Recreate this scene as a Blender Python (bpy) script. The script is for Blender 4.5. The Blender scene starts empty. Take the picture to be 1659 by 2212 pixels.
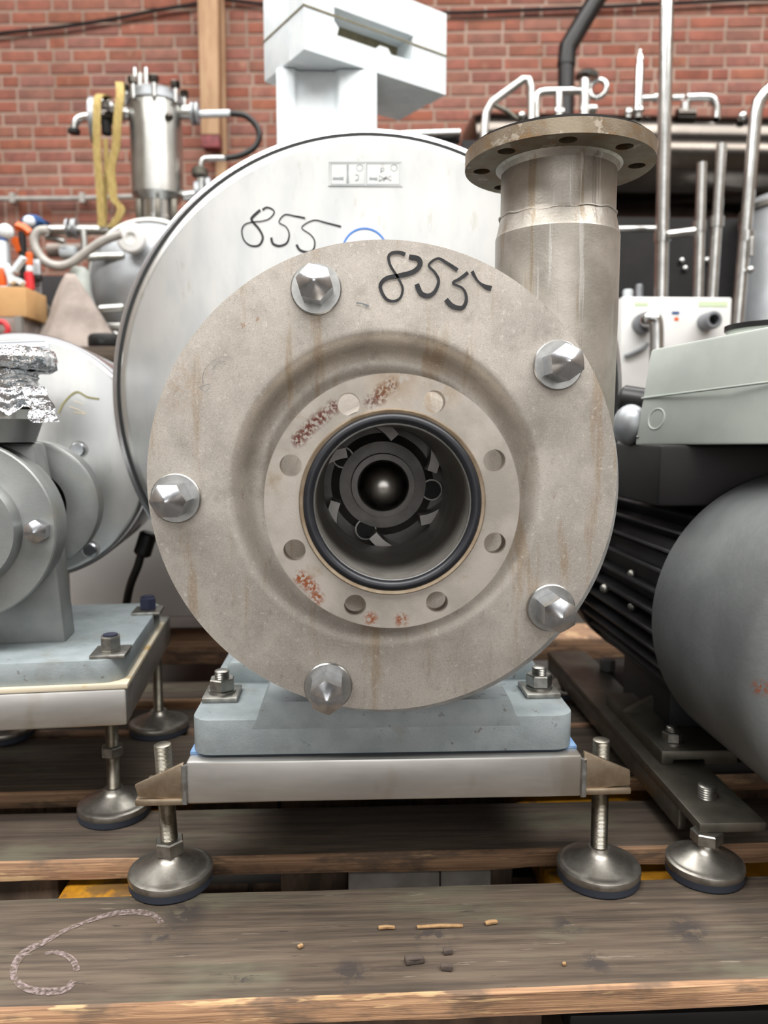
import bpy, bmesh, math, random
from mathutils import Vector as V, Matrix, noise
from mathutils.geometry import tessellate_polygon

random.seed(7)
PI = math.pi
scene = bpy.context.scene
COL = scene.collection
def S(r, g, b):
    f = lambda c: (c/255/12.92) if c/255 <= 0.04045 else ((c/255+0.055)/1.055)**2.4
    return (f(r), f(g), f(b))

# ------------------------------------------------------------------ camera
FPX, CX, CY = 1660.0, 829.5, 1106.0          # focal length in pixels of the 1659x2212 frame
VPX, VPY = 765.0, 935.0                      # where the pump axis (+Y) vanishes
PITCH = math.atan((CY-VPY)/FPX)
YAW = math.atan((CX-VPX)/FPX*math.cos(PITCH))
CAM = V((0, 0, 0.525))
cam_d = bpy.data.cameras.new('camera'); cam = bpy.data.objects.new('camera', cam_d); COL.objects.link(cam)
cam.location = CAM; cam.rotation_euler = (PI/2-PITCH, 0, -YAW)
cam_d.sensor_fit = 'HORIZONTAL'; cam_d.sensor_width = 36.0; cam_d.lens = 36.0*FPX/1659.0
cam_d.clip_start = 0.02; cam_d.clip_end = 200
cam_d.dof.use_dof = True; cam_d.dof.focus_distance = 0.80; cam_d.dof.aperture_fstop = 6.5
scene.camera = cam
scene.render.film_transparent = False
scene.cycles.max_bounces = 7; scene.cycles.diffuse_bounces = 4; scene.cycles.glossy_bounces = 4
scene.cycles.caustics_reflective = False; scene.cycles.caustics_refractive = False

# ------------------------------------------------------------------ daylight and exposure
w = bpy.data.worlds.new('daylight'); scene.world = w; w.use_nodes = True
w.node_tree.nodes['Background'].inputs[0].default_value = (1.0, 0.985, 0.965, 1)
w.node_tree.nodes['Background'].inputs[1].default_value = 2.5
scene.view_settings.view_transform = 'Standard'; scene.view_settings.look = 'None'
scene.view_settings.gamma = 1.0; scene.view_settings.use_curve_mapping = False
scene.view_settings.exposure = -0.40
def area_light(name, loc, rot, sx, sy, power, col=(1, 1, 1)):
    l = bpy.data.lights.new(name, 'AREA'); l.shape = 'RECTANGLE'; l.size = sx; l.size_y = sy
    l.energy = power; l.color = col
    o = bpy.data.objects.new(name, l); COL.objects.link(o); o.location = loc; o.rotation_euler = rot
    return o
# the roof lights of the hall, one strip over the pallet and one nearer the brick wall
area_light('roof_light_front', (0.3, -1.0, 4.55), (0, 0, 0), 9.0, 1.6, 950, (1.0, 0.985, 0.96))
area_light('roof_light_rear', (0.0, 2.6, 4.55), (0, 0, 0), 9.0, 1.2, 480, (1.0, 0.985, 0.96))

# ------------------------------------------------------------------ geometry helpers
cp, sp, cy_, sy_ = math.cos(PITCH), math.sin(PITCH), math.cos(YAW), math.sin(YAW)
FWD = V((sy_*cp, cy_*cp, -sp)); RGT = V((cy_, -sy_, 0)); UP = RGT.cross(FWD)
def ray(px, py): return FWD + RGT*((px-CX)/FPX) + UP*((CY-py)/FPX)
def P(px, py, Y):                      # point on the vertical plane y = Y
    d = ray(px, py); return CAM + d*(Y/d.y)
def G(px, py, z=0.0):                  # point on the level z
    d = ray(px, py); return CAM + d*((z-CAM.z)/d.z)
def PX(n, Y): return n*Y/FPX           # pixels to metres at a depth
def PN(px, py, o, n):                  # point on any plane
    d = ray(px, py); return CAM + d*((o-CAM).dot(n)/d.dot(n))

WO = {}
def frame(ax):
    ax = V(ax).normalized()
    t = V((0, 0, 1)) if abs(ax.z) < 0.9 else V((1, 0, 0))
    u = t.cross(ax).normalized(); v = ax.cross(u)
    return ax, u, v
def smooth_path(pts, k=6, closed=False):
    out = []; n = len(pts); pts = [V(p) for p in pts]
    rng = range(n) if closed else range(n-1)
    for i in rng:
        if closed: a, b, c, d = pts[i-1], pts[i], pts[(i+1) % n], pts[(i+2) % n]
        else: a, b, c, d = pts[max(i-1, 0)], pts[i], pts[i+1], pts[min(i+2, n-1)]
        for j in range(k):
            t = j/k
            out.append(0.5*((2*b)+(c-a)*t+(2*a-5*b+4*c-d)*t*t+(3*b-a-3*c+d)*t*t*t))
    if not closed: out.append(pts[-1])
    return out

class MB:
    def __init__(s): s.bm = bmesh.new()
    def box(s, c, size, rot=None, bevel=0):
        bm = bmesh.new(); bmesh.ops.create_cube(bm, size=1)
        for v in bm.verts: v.co = V((v.co.x*size[0], v.co.y*size[1], v.co.z*size[2]))
        if bevel: bmesh.ops.bevel(bm, geom=bm.edges[:], offset=bevel, segments=2, affect='EDGES', profile=0.5)
        m = Matrix.Translation(V(c)) @ (rot.to_4x4() if rot else Matrix.Identity(4))
        bmesh.ops.transform(bm, matrix=m, verts=bm.verts)
        s.join(bm); return s
    def join(s, bm):
        me = bpy.data.meshes.new('tmp'); bm.to_mesh(me); bm.free(); s.bm.from_mesh(me); bpy.data.meshes.remove(me)
    def lathe(s, prof, o, ax, n=48, closed=False, a0=0.0):
        ax, u, v = frame(ax); o = V(o); rings = []
        for r, h in prof:
            if r < 1e-6: rings.append([s.bm.verts.new(o+ax*h)])
            else: rings.append([s.bm.verts.new(o+ax*h+u*(r*math.cos(a0+2*PI*i/n))+v*(r*math.sin(a0+2*PI*i/n))) for i in range(n)])
        pr = list(zip(rings, rings[1:]))
        if closed: pr.append((rings[-1], rings[0]))
        for A, B in pr:
            if len(A) == 1 and len(B) == 1: continue
            for i in range(n):
                j = (i+1) % n
                if len(A) == 1: s.bm.faces.new((A[0], B[i], B[j]))
                elif len(B) == 1: s.bm.faces.new((A[i], B[0], A[j]))
                else: s.bm.faces.new((A[i], B[i], B[j], A[j]))
        return rings
    def cyl(s, p0, p1, r0, r1=None, n=24, a0=0.0):
        p0, p1 = V(p0), V(p1); r1 = r0 if r1 is None else r1; L = (p1-p0).length
        s.lathe([(0, 0), (r0, 0), (r1, L), (0, L)], p0, p1-p0, n, a0=a0); return s
    def rod(s, p0, p1, r, c=None, n=24):            # cylinder with chamfered ends
        p0, p1 = V(p0), V(p1); L = (p1-p0).length; c = r*0.25 if c is None else c
        s.lathe([(0, 0), (r-c, 0), (r, c), (r, L-c), (r-c, L), (0, L)], p0, p1-p0, n); return s
    def thread(s, p0, p1, r, pitch=0.002, n=20):    # ridged stud
        p0, p1 = V(p0), V(p1); L = (p1-p0).length; k = max(2, int(L/pitch)); prof = [(0, 0)]
        for i in range(k): prof += [(r*0.9, i*L/k), (r, (i+0.5)*L/k)]
        prof += [(r*0.85, L), (0, L)]
        s.lathe(prof, p0, p1-p0, n); return s
    def torus(s, o, ax, R, r, n=64, m=12):
        s.lathe([(R+r*math.cos(2*PI*i/m), r*math.sin(2*PI*i/m)) for i in range(m)], o, ax, n, closed=True); return s
    def sphere(s, o, r, sc=(1, 1, 1), n=20, m=12):
        bm = bmesh.new(); bmesh.ops.create_uvsphere(bm, u_segments=n, v_segments=m, radius=r)
        for v in bm.verts: v.co = V((v.co.x*sc[0], v.co.y*sc[1], v.co.z*sc[2]))+V(o)
        s.join(bm); return s
    def tube(s, pts, r, n=12, k=0):
        pts = [V(p) for p in pts]
        if k: pts = smooth_path(pts, k)
        m = len(pts); rings = []
        T = [(pts[min(i+1, m-1)]-pts[max(i-1, 0)]).normalized() for i in range(m)]
        _, u, _v = frame(T[0])
        for i in range(m):
            u = (u-T[i]*u.dot(T[i])).normalized(); v = T[i].cross(u)
            rr = r[i*len(r)//m] if isinstance(r, (list, tuple)) else r
            rings.append([s.bm.verts.new(pts[i]+u*(rr*math.cos(2*PI*j/n))+v*(rr*math.sin(2*PI*j/n))) for j in range(n)])
        for A, B in zip(rings, rings[1:]):
            for j in range(n): s.bm.faces.new((A[j], B[j], B[(j+1) % n], A[(j+1) % n]))
        s.bm.faces.new(rings[0][::-1]); s.bm.faces.new(rings[-1]); return s
    def prism(s, loops, vec):                       # loops: outer loop then holes; extruded by vec
        vec = V(vec); loops = [[V(p) for p in l] for l in loops]
        flat = [p for l in loops for p in l]
        tris = tessellate_polygon(loops)
        A = [s.bm.verts.new(p) for p in flat]; B = [s.bm.verts.new(p+vec) for p in flat]
        for t in tris:
            try:
                s.bm.faces.new([A[i] for i in t]); s.bm.faces.new([B[i] for i in reversed(t)])
            except ValueError: pass
        k = 0
        for l in loops:
            n = len(l)
            for i in range(n):
                j = (i+1) % n
                s.bm.faces.new((A[k+i], A[k+j], B[k+j], B[k+i]))
            k += n
        return s
    def ribbon(s, pts, wd, nrm, th=0.0003, k=6):    # flat stroke lying on a surface with normal nrm
        pts = smooth_path(pts, k) if k else [V(p) for p in pts]
        nrm = V(nrm).normalized(); m = len(pts); L = []; R_ = []
        for i in range(m):
            t = (pts[min(i+1, m-1)]-pts[max(i-1, 0)]).normalized(); q = nrm.cross(t)
            ww = wd(i/(m-1)) if callable(wd) else wd
            L.append(s.bm.verts.new(pts[i]+q*ww/2+nrm*th)); R_.append(s.bm.verts.new(pts[i]-q*ww/2+nrm*th))
        for i in range(m-1): s.bm.faces.new((L[i], R_[i], R_[i+1], L[i+1]))
        return s
    def strap(s, pts, wd, th, side, k=5):           # a flat band with thickness, width along side
        pts = smooth_path(pts, k); side = V(side).normalized(); rows = []
        m = len(pts)
        for i in range(m):
            t = (pts[min(i+1, m-1)]-pts[max(i-1, 0)]).normalized(); q = t.cross(side).normalized()
            rows.append([s.bm.verts.new(pts[i]+side*a*wd/2+q*b*th/2) for a, b in ((-1, -1), (1, -1), (1, 1), (-1, 1))])
        for A, B in zip(rows, rows[1:]):
            for j in range(4): s.bm.faces.new((A[j], B[j], B[(j+1) % 4], A[(j+1) % 4]))
        s.bm.faces.new(rows[0][::-1]); s.bm.faces.new(rows[-1]); return s
    def xform(s, m): bmesh.ops.transform(s.bm, matrix=m, verts=s.bm.verts); return s
    def jitter(s, amp, sc):
        for v in s.bm.verts: v.co += noise.noise_vector(v.co*sc)*amp
        return s
    def build(s, name, mats, parent=None, sharp=38, bevel=0, edge=None):
        bm = s.bm
        bmesh.ops.remove_doubles(bm, verts=bm.verts, dist=1e-6)
        bmesh.ops.recalc_face_normals(bm, faces=bm.faces)
        if bevel:
            ed = [e for e in bm.edges if len(e.link_faces) == 2 and e.calc_face_angle(0) > math.radians(30)]
            bmesh.ops.bevel(bm, geom=ed, offset=bevel, segments=2, affect='EDGES', profile=0.5, clamp_overlap=True)
        for f in bm.faces: f.smooth = True
        for e in bm.edges:
            if len(e.link_faces) == 2 and e.calc_face_angle(0) > math.radians(sharp): e.smooth = False
        if edge:                                       # (material index, test on the face) for worn faces
            for f in bm.faces:
                if edge[1](f): f.material_index = edge[0]
        lo = V([min(v.co[i] for v in bm.verts) for i in range(3)]); hi = V([max(v.co[i] for v in bm.verts) for i in range(3)])
        o_ = (lo+hi)/2
        for v in bm.verts: v.co -= o_
        me = bpy.data.meshes.new(name); bm.to_mesh(me); bm.free()
        for mt in (mats if isinstance(mats, (list, tuple)) else [mats]): me.materials.append(mt)
        o = bpy.data.objects.new(name, me); COL.objects.link(o)
        WO[o.name] = o_
        if parent: o.parent = parent; o.location = o_-WO[parent.name]
        else: o.location = o_
        return o
def thing(name, loc, label, cat, group=None):
    o = bpy.data.objects.new(name, None); COL.objects.link(o); o.location = V(loc); o.empty_display_size = 0.05
    WO[o.name] = V(loc); return tag(o, label, cat, group)
def tag(o, label, cat, group=None):
    o['label'] = label; o['category'] = cat
    if group: o['group'] = group
    return o
def struct(o): o['kind'] = 'structure'; return o
def circ(c, r, n, a0=0, u=V((1, 0, 0)), v=V((0, 0, 1))):
    return [V(c)+u*(r*math.cos(a0+2*PI*i/n))+v*(r*math.sin(a0+2*PI*i/n)) for i in range(n)]

# ------------------------------------------------------------------ materials
def pm(name, c1, c2=None, metal=0.0, rough=0.5, ns=8.0, st=(1, 1, 1), lo=0.35, hi=0.65, bump=0.0, bs=200.0, bst=(1, 1, 1),
       rv=0.0, stains=(), patches=(), rnd=0.0, coat=0.0, spec=0.5, bdist=0.001):
    m = bpy.data.materials.new(name); m.use_nodes = True
    nt = m.node_tree; N = nt.nodes; L = nt.links; b = N['Principled BSDF']
    b.inputs['Metallic'].default_value = metal; b.inputs['Roughness'].default_value = rough
    b.inputs['Specular IOR Level'].default_value = spec
    if coat: b.inputs['Coat Weight'].default_value = coat
    tc = N.new('ShaderNodeTexCoord')
    cache = {}
    def nz(scale, stretch, detail=4, rr=0.6):
        key = (scale, tuple(stretch), detail, rr)
        if key in cache: return cache[key]
        mp = N.new('ShaderNodeMapping'); mp.inputs['Scale'].default_value = stretch
        L.new(tc.outputs['Object'], mp.inputs['Vector'])
        if rnd:
            oi = N.new('ShaderNodeObjectInfo'); sc = N.new('ShaderNodeVectorMath'); sc.operation = 'SCALE'
            sc.inputs[0].default_value = (37, 19, 53); L.new(oi.outputs['Random'], sc.inputs['Scale']); L.new(sc.outputs[0], mp.inputs['Location'])
        t = N.new('ShaderNodeTexNoise'); t.inputs['Scale'].default_value = scale
        t.inputs['Detail'].default_value = detail; t.inputs['Roughness'].default_value = rr
        L.new(mp.outputs[0], t.inputs['Vector']); cache[key] = t.outputs['Fac']; return cache[key]
    def ramp(fac, a, c):
        r = N.new('ShaderNodeMapRange'); r.inputs['From Min'].default_value = a; r.inputs['From Max'].default_value = c
        r.interpolation_type = 'SMOOTHSTEP'; L.new(fac, r.inputs['Value']); return r.outputs[0]
    def mul(a, bb):
        q = N.new('ShaderNodeMath'); q.operation = 'MULTIPLY'; L.new(a, q.inputs[0])
        if isinstance(bb, float): q.inputs[1].default_value = bb
        else: L.new(bb, q.inputs[1])
        return q.outputs[0]
    def mix(fac, a, col):
        q = N.new('ShaderNodeMix'); q.data_type = 'RGBA'; L.new(fac, q.inputs['Factor'])
        if isinstance(a, tuple): q.inputs[6].default_value = (*a, 1)
        else: L.new(a, q.inputs[6])
        q.inputs[7].default_value = (*col, 1); return q.outputs[2]
    c = c1
    if c2:
        f = ramp(nz(ns, st), lo, hi); c = mix(f, c1, c2)
        if rv:
            r = N.new('ShaderNodeMapRange'); r.inputs['To Min'].default_value = max(0.02, rough-rv); r.inputs['To Max'].default_value = min(1, rough+rv)
            L.new(nz(ns*1.7, st), r.inputs['Value']); L.new(r.outputs[0], b.inputs['Roughness'])
    for (col, scale, stretch, a, d, amt) in stains:
        c = mix(mul(ramp(nz(scale, stretch, 4, 0.65), a, d), float(amt)), c, col)
    for (col, ctr, rad, amt, scale) in patches:        # a mark of its own at one place on the thing
        vd = N.new('ShaderNodeVectorMath'); vd.operation = 'DISTANCE'; vd.inputs[1].default_value = ctr
        L.new(tc.outputs['Object'], vd.inputs[0])
        r = N.new('ShaderNodeMapRange'); r.inputs['From Min'].default_value = rad; r.inputs['From Max'].default_value = rad*0.35
        L.new(vd.outputs['Value'], r.inputs['Value'])
        c = mix(mul(mul(r.outputs[0], ramp(nz(scale, (1, 1, 1), 4, 0.7), 0.44, 0.53)), float(amt)), c, col)
    if rnd:
        oi = N.new('ShaderNodeObjectInfo'); hs = N.new('ShaderNodeHueSaturation')
        for key, base, sp_, salt in (('Hue', 0.5, 0.025*rnd, 1.0), ('Saturation', 1.0, 0.5*rnd, 7.31), ('Value', 1.0, 0.75*rnd, 3.77)):
            q = N.new('ShaderNodeMath'); q.operation = 'MULTIPLY'; L.new(oi.outputs['Random'], q.inputs[0]); q.inputs[1].default_value = salt
            fr = N.new('ShaderNodeMath'); fr.operation = 'FRACT'; L.new(q.outputs[0], fr.inputs[0])
            mr = N.new('ShaderNodeMapRange'); mr.inputs['To Min'].default_value = base-sp_; mr.inputs['To Max'].default_value = base+sp_
            L.new(fr.outputs[0], mr.inputs['Value']); L.new(mr.outputs[0], hs.inputs[key])
        if isinstance(c, tuple): hs.inputs['Color'].default_value = (*c, 1)
        else: L.new(c, hs.inputs['Color'])
        c = hs.outputs[0]
    if isinstance(c, tuple): b.inputs['Base Color'].default_value = (*c, 1)
    else: L.new(c, b.inputs['Base Color'])
    if bump:
        bp = N.new('ShaderNodeBump'); bp.inputs['Strength'].default_value = bump; bp.inputs['Distance'].default_value = bdist
        L.new(nz(bs, bst, 3), bp.inputs['Height']); L.new(bp.outputs[0], b.inputs['Normal'])
    return m
TAN = S(150, 118, 75)
blasted = lambda name, patches=(), amt=0.55: pm(name, S(200, 193, 184), S(178, 171, 163), 0.75, 0.5, ns=14, bump=0.4, bs=1700, bdist=0.0006, rv=0.06,
    stains=[(S(160, 134, 100), 1.0, (38, 3, 5.0), 0.555, 0.70, amt), (S(212, 207, 199), 620, (1, 1, 1), 0.5, 0.66, 0.35), (S(138, 131, 122), 760, (1, 1, 1), 0.5, 0.66, 0.4), (S(136, 129, 120), 22, (1, 1, 1), 0.52, 0.74, 0.4), (S(124, 116, 106), 110, (1, 1, 0.5), 0.58, 0.70, 0.25), (S(222, 218, 210), 170, (1, 1, 1), 0.60, 0.68, 0.4), (S(150, 106, 62), 34, (1, 1, 0.7), 0.68, 0.72, 0.5)], patches=patches)
M = {}
M['cover'] = blasted('blasted steel cover', patches=[(S(160, 115, 60), (-0.205, 0, 0.10), 0.05, 0.5, 60), (S(165, 110, 60), (0.13, 0, -0.06), 0.03, 0.5, 90)])
RUST = S(98, 56, 47); RUST2 = S(150, 84, 50)
def fpt(px, py): return ((px-848)*0.11/278, -0.011, (1086-py)*0.11/278)
M['flange'] = pm('inlet flange steel', S(190, 182, 173), S(166, 159, 150), 0.75, 0.48, ns=18, bump=0.22, bs=1100, bdist=0.0006,
    stains=[(S(150, 124, 84), 26, (1, 1, 1), 0.58, 0.72, 0.5)],
    patches=[(RUST, fpt(645, 950), 0.0085, 1, 330), (RUST, fpt(672, 922), 0.0085, 1, 330), (RUST, fpt(700, 898), 0.0085, 1, 330), (RUST, fpt(722, 880), 0.0085, 1, 330),
             (RUST, fpt(658, 936), 0.0085, 1, 330), (RUST, fpt(686, 909), 0.0085, 1, 330), (RUST, fpt(826, 846), 0.0085, 1, 330), (RUST2, fpt(660, 1260), 0.0085, 1, 300), (RUST, fpt(820, 860), 0.0085, 1, 330), (RUST, fpt(845, 833), 0.0085, 1, 330), (RUST, fpt(800, 868), 0.008, 0.8, 330),
             (RUST2, fpt(648, 1250), 0.0085, 1, 300), (RUST2, fpt(672, 1272), 0.0085, 1, 300), (RUST2, fpt(682, 1295), 0.0085, 1, 300),
             (RUST2, fpt(800, 1342), 0.008, 1, 300), (RUST2, fpt(868, 1346), 0.008, 1, 300), (TAN, fpt(850, 826), 0.028, 0.35, 60), (TAN, fpt(960, 845), 0.02, 0.3, 60)])
M['pipe'] = pm('cast discharge pipe', S(188, 182, 173), S(166, 160, 151), 0.75, 0.47, ns=20, bump=0.3, bs=350, bdist=0.0008, rv=0.08,
    stains=[(S(146, 126, 96), 1.0, (60, 60, 3), 0.55, 0.66, 0.55), (S(112, 108, 104), 1.0, (90, 90, 2), 0.60, 0.64, 0.5), (S(214, 212, 208), 1.0, (110, 110, 3), 0.60, 0.66, 0.5)])
M['pipe_flange'] = pm('stained flange', S(150, 138, 120), S(126, 112, 94), 0.7, 0.5, ns=22, bump=0.2, bs=500,
    stains=[(S(150, 112, 70), 45, (1, 1, 1), 0.52, 0.66, 0.5), (S(196, 186, 172), 38, (1, 1, 1), 0.6, 0.66, 0.6)])
M['shroud'] = pm('sheet steel shroud', S(212, 212, 209), S(197, 199, 199), 0.9, 0.33, ns=9, st=(1.5, 1, 0.6), rv=0.05,
    stains=[(S(176, 172, 158), 30, (2, 2, 0.7), 0.6, 0.74, 0.35)], bump=0.02, bs=60)
M['shroud_edge'] = pm('shroud rim', S(205, 205, 208), None, 0.9, 0.25)
M['seam'] = pm('black seam', S(28, 30, 30), None, 0.0, 0.6)
M['chrome'] = pm('bright cap nut steel', S(206, 208, 212), S(184, 187, 192), 1.0, 0.24, ns=60, stains=[(S(90, 92, 96), 400, (1, 1, 1), 0.64, 0.7, 0.5)], bump=0.04, bs=500)
M['washer'] = pm('washer steel', S(180, 180, 178), S(160, 160, 158), 0.95, 0.33, ns=60, bump=0.06, bs=900)
M['rubber'] = pm('black rubber', S(26, 28, 34), S(34, 36, 42), 0.0, 0.38, ns=60, stains=[(S(120, 120, 124), 260, (1, 1, 1), 0.7, 0.74, 0.5)])
M['rubber_foot'] = pm('blue black rubber', S(40, 45, 56), None, 0.0, 0.7)
M['bore'] = pm('dull bore', S(140, 136, 130), S(122, 118, 112), 0.6, 0.5, ns=40, bump=0.1, bs=700)
M['impeller'] = pm('impeller steel', S(176, 173, 170), S(156, 153, 150), 0.8, 0.42, ns=30)
M['hub_nut'] = pm('polished hub nut', S(186, 182, 178), None, 1.0, 0.25)
M['paint'] = pm('blue grey machine paint', S(162, 171, 174), S(150, 160, 163), 0.15, 0.5, ns=40, bump=0.35, bs=420, bdist=0.0012,
    stains=[(S(96, 82, 70), 70, (1, 1, 1), 0.63, 0.7, 0.6), (S(128, 124, 112), 12, (1, 1, 1), 0.55, 0.7, 0.45)])
M['frame'] = pm('brushed frame steel', S(206, 204, 200), S(188, 186, 182), 0.85, 0.36, ns=10, st=(0.6, 1, 3), rv=0.05, stains=[(S(150, 132, 106), 7, (1, 1, 0.6), 0.58, 0.7, 0.4)])
M['gusset'] = pm('browned steel gusset', S(172, 156, 136), S(152, 134, 112), 0.85, 0.4, ns=50, rv=0.05)
M['gasket'] = pm('blue protective film', S(110, 150, 200), S(140, 170, 205), 0.0, 0.5, ns=80)
M['gasket_white'] = pm('cream sealing sheet', S(226, 214, 190), S(205, 170, 110), 0.0, 0.6, ns=40, lo=0.5, hi=0.7)
M['stud'] = pm('threaded steel', S(168, 162, 150), S(146, 140, 128), 1.0, 0.36, ns=90)
M['pad'] = pm('polished foot pad', S(160, 156, 149), S(134, 130, 123), 0.9, 0.36, ns=40, rv=0.1, stains=[(S(96, 90, 82), 60, (1, 1, 1), 0.58, 0.72, 0.4)])
M['nut'] = pm('plain nut steel', S(168, 166, 160), S(140, 138, 132), 0.95, 0.36, ns=80)
M['ink'] = pm('black marker ink', S(24, 24, 28), S(40, 40, 44), 0.1, 0.4, ns=90)
M['ink_grey'] = pm('faint etching', S(150, 156, 156), None, 0.6, 0.5)
M['ink_faint'] = pm('dark faint print', S(120, 124, 128), None, 0.3, 0.5)
M['blue_ink'] = pm('blue print', S(70, 130, 215), None, 0.0, 0.4)
M['white_vinyl'] = pm('white vinyl', S(232, 238, 244), None, 0.0, 0.3)
M['ochre_ink'] = pm('ochre scribble', S(150, 144, 100), None, 0.0, 0.6)
wood_top = dict(ns=5.0, st=(1.2, 22, 22), bump=0.5, bs=7.0, bst=(2.5, 60, 60), bdist=0.002, rnd=0.12)
M['wood'] = pm('weathered grey plank', S(94, 81, 69), S(62, 53, 45), 0.0, 0.82, lo=0.3, hi=0.7, **wood_top,
    stains=[(S(72, 64, 57), 2.2, (2, 9, 9), 0.54, 0.72, 0.6), (S(104, 102, 84), 2.0, (2, 6, 6), 0.52, 0.7, 0.55), (S(56, 50, 46), 60, (0.5, 2, 2), 0.68, 0.74, 0.7)])
M['wood_edge'] = pm('sawn plank edge', S(178, 140, 106), S(140, 106, 80), 0.0, 0.75, ns=6, st=(0.5, 60, 70), lo=0.38, hi=0.6, bump=0.5, bs=8, bst=(1.5, 90, 90), bdist=0.002,
    stains=[(S(92, 78, 66), 6, (1.5, 1, 5), 0.5, 0.64, 0.75), (S(206, 172, 128), 9, (1, 1, 9), 0.6, 0.66, 0.7)], rnd=0.1)
M['wood_block'] = pm('end grain block', S(112, 90, 72), S(80, 64, 52), 0.0, 0.8, ns=14, st=(3, 1, 1), bump=0.4, bs=40, stains=[(S(30, 24, 20), 1.2, (30, 1, 1), 0.64, 0.68, 0.9)], rnd=0.2)
M['grey_block'] = pm('grey painted block', S(150, 144, 138), S(128, 122, 116), 0.0, 0.8, ns=20, stains=[(S(40, 36, 34), 1.2, (34, 1, 1), 0.66, 0.69, 0.9)])
M['yellow_paint'] = pm('worn yellow paint', S(196, 140, 26), S(160, 108, 20), 0.1, 0.5, ns=24, stains=[(S(70, 60, 50), 14, (1, 1, 1), 0.55, 0.66, 0.7)])
M['chalk'] = pm('pale pink chalk', S(170, 152, 152), S(120, 104, 96), 0.0, 0.9, ns=160, lo=0.45, hi=0.6)
_c = M['chalk'].node_tree; _b = _c.nodes['Principled BSDF']; _n = _c.nodes.new('ShaderNodeTexNoise'); _n.inputs['Scale'].default_value = 260
_t = _c.nodes.new('ShaderNodeTexCoord'); _c.links.new(_t.outputs['Object'], _n.inputs['Vector'])
_r = _c.nodes.new('ShaderNodeMapRange'); _r.inputs['From Min'].default_value = 0.3; _r.inputs['From Max'].default_value = 0.62; _r.inputs['To Max'].default_value = 0.62
_c.links.new(_n.outputs['Fac'], _r.inputs['Value']); _c.links.new(_r.outputs[0], _b.inputs['Alpha'])
M['brick'] = pm('red brick', S(150, 96, 81), S(132, 86, 73), 0.0, 0.88, ns=12, bump=0.4, bs=90, bdist=0.003, rnd=0.2,
    stains=[(S(168, 132, 112), 9, (1, 1, 1), 0.56, 0.74, 0.55)])
M['mortar'] = pm('pinkish mortar', S(170, 146, 132), S(150, 127, 113), 0.0, 0.95, ns=3, bump=0.4, bs=80, bdist=0.003)
M['concrete'] = pm('concrete floor', S(72, 68, 64), S(58, 55, 52), 0.0, 0.85, ns=3, bump=0.2, bs=40)
M['plaster'] = pm('limewashed wall', S(140, 130, 120), S(124, 114, 104), 0.0, 0.9, ns=1.5)
M['roof'] = pm('roof lining', S(120, 112, 104), S(104, 98, 92), 0.0, 0.9, ns=1.5)
M['timber'] = pm('beige painted post', S(184, 150, 116), S(168, 132, 100), 0.0, 0.7, ns=5, st=(6, 6, 1))
M['timber_red'] = pm('red painted end', S(140, 70, 72), S(110, 58, 60), 0.0, 0.7, ns=20)
M['inox'] = pm('polished stainless', S(216, 216, 214), S(190, 190, 188), 1.0, 0.22, ns=14, rv=0.05)
M['inox_satin'] = pm('satin stainless', S(202, 202, 198), S(184, 184, 180), 1.0, 0.34, ns=10)
M['inox_dull'] = pm('dull tank steel', S(178, 182, 186), S(160, 163, 166), 0.7, 0.45, ns=6)
M['inox_dark'] = pm('dark tank steel', S(98, 92, 86), S(80, 75, 70), 1.0, 0.18, ns=5)
M['black_pipe'] = pm('black flue paint', S(24, 22, 22), S(18, 16, 16), 0.1, 0.4, ns=20)
M['black_rubber'] = pm('black hose rubber', S(20, 20, 20), None, 0.0, 0.4)
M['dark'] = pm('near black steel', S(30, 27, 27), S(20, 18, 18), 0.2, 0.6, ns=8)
M['foam'] = pm('white foam', S(228, 234, 236), S(218, 226, 230), 0.0, 0.75, ns=20, bump=0.15, bs=300)
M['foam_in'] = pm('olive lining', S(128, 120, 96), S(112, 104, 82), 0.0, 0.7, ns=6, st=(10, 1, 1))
M['white_paint'] = pm('white enamel', S(228, 228, 226), S(218, 217, 214), 0.0, 0.45, ns=5)
M['strap'] = pm('yellow lifting strap', S(178, 156, 98), S(150, 128, 72), 0.0, 0.85, ns=30, st=(6, 6, 1), bump=0.4, bs=300)
M['hose'] = pm('clear grey hose', S(176, 172, 166), S(158, 154, 148), 0.0, 0.35, ns=20)
M['card'] = pm('cardboard', S(206, 164, 112), S(194, 150, 100), 0.0, 0.8, ns=10)
M['sack'] = pm('taupe canvas', S(160, 148, 140), S(138, 127, 120), 0.0, 0.9, ns=12, bump=0.4, bs=30, bdist=0.004)
M['orange'] = pm('orange plastic', S(224, 98, 34), None, 0.0, 0.45)
M['red'] = pm('red handle', S(200, 44, 50), None, 0.0, 0.45)
M['blue'] = pm('blue plastic', S(46, 72, 110), S(60, 96, 150), 0.0, 0.25, ns=20)
M['teal'] = pm('grey green enamel', S(186, 192, 185), S(178, 184, 178), 0.0, 0.42, ns=14, bump=0.05, bs=200, stains=[(S(140, 120, 100), 40, (1, 1, 1), 0.72, 0.76, 0.6)])
M['motor'] = pm('dark grey motor paint', S(112, 114, 114), S(100, 102, 102), 0.25, 0.45, ns=14, bump=0.12, bs=160)
M['cowl'] = pm('silver grey cowl paint', S(108, 111, 111), S(98, 101, 101), 0.2, 0.48, ns=10, bump=0.25, bs=120, bdist=0.0015,
    patches=[(S(130, 72, 46), (-0.181, -0.122, -0.012), 0.012, 1, 220)])
M['fin'] = pm('black cooling fins', S(48, 48, 50), S(40, 39, 40), 0.2, 0.5, ns=14)
M['plate'] = pm('oily base plate', S(112, 108, 98), S(92, 88, 80), 0.7, 0.4, ns=20)
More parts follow.
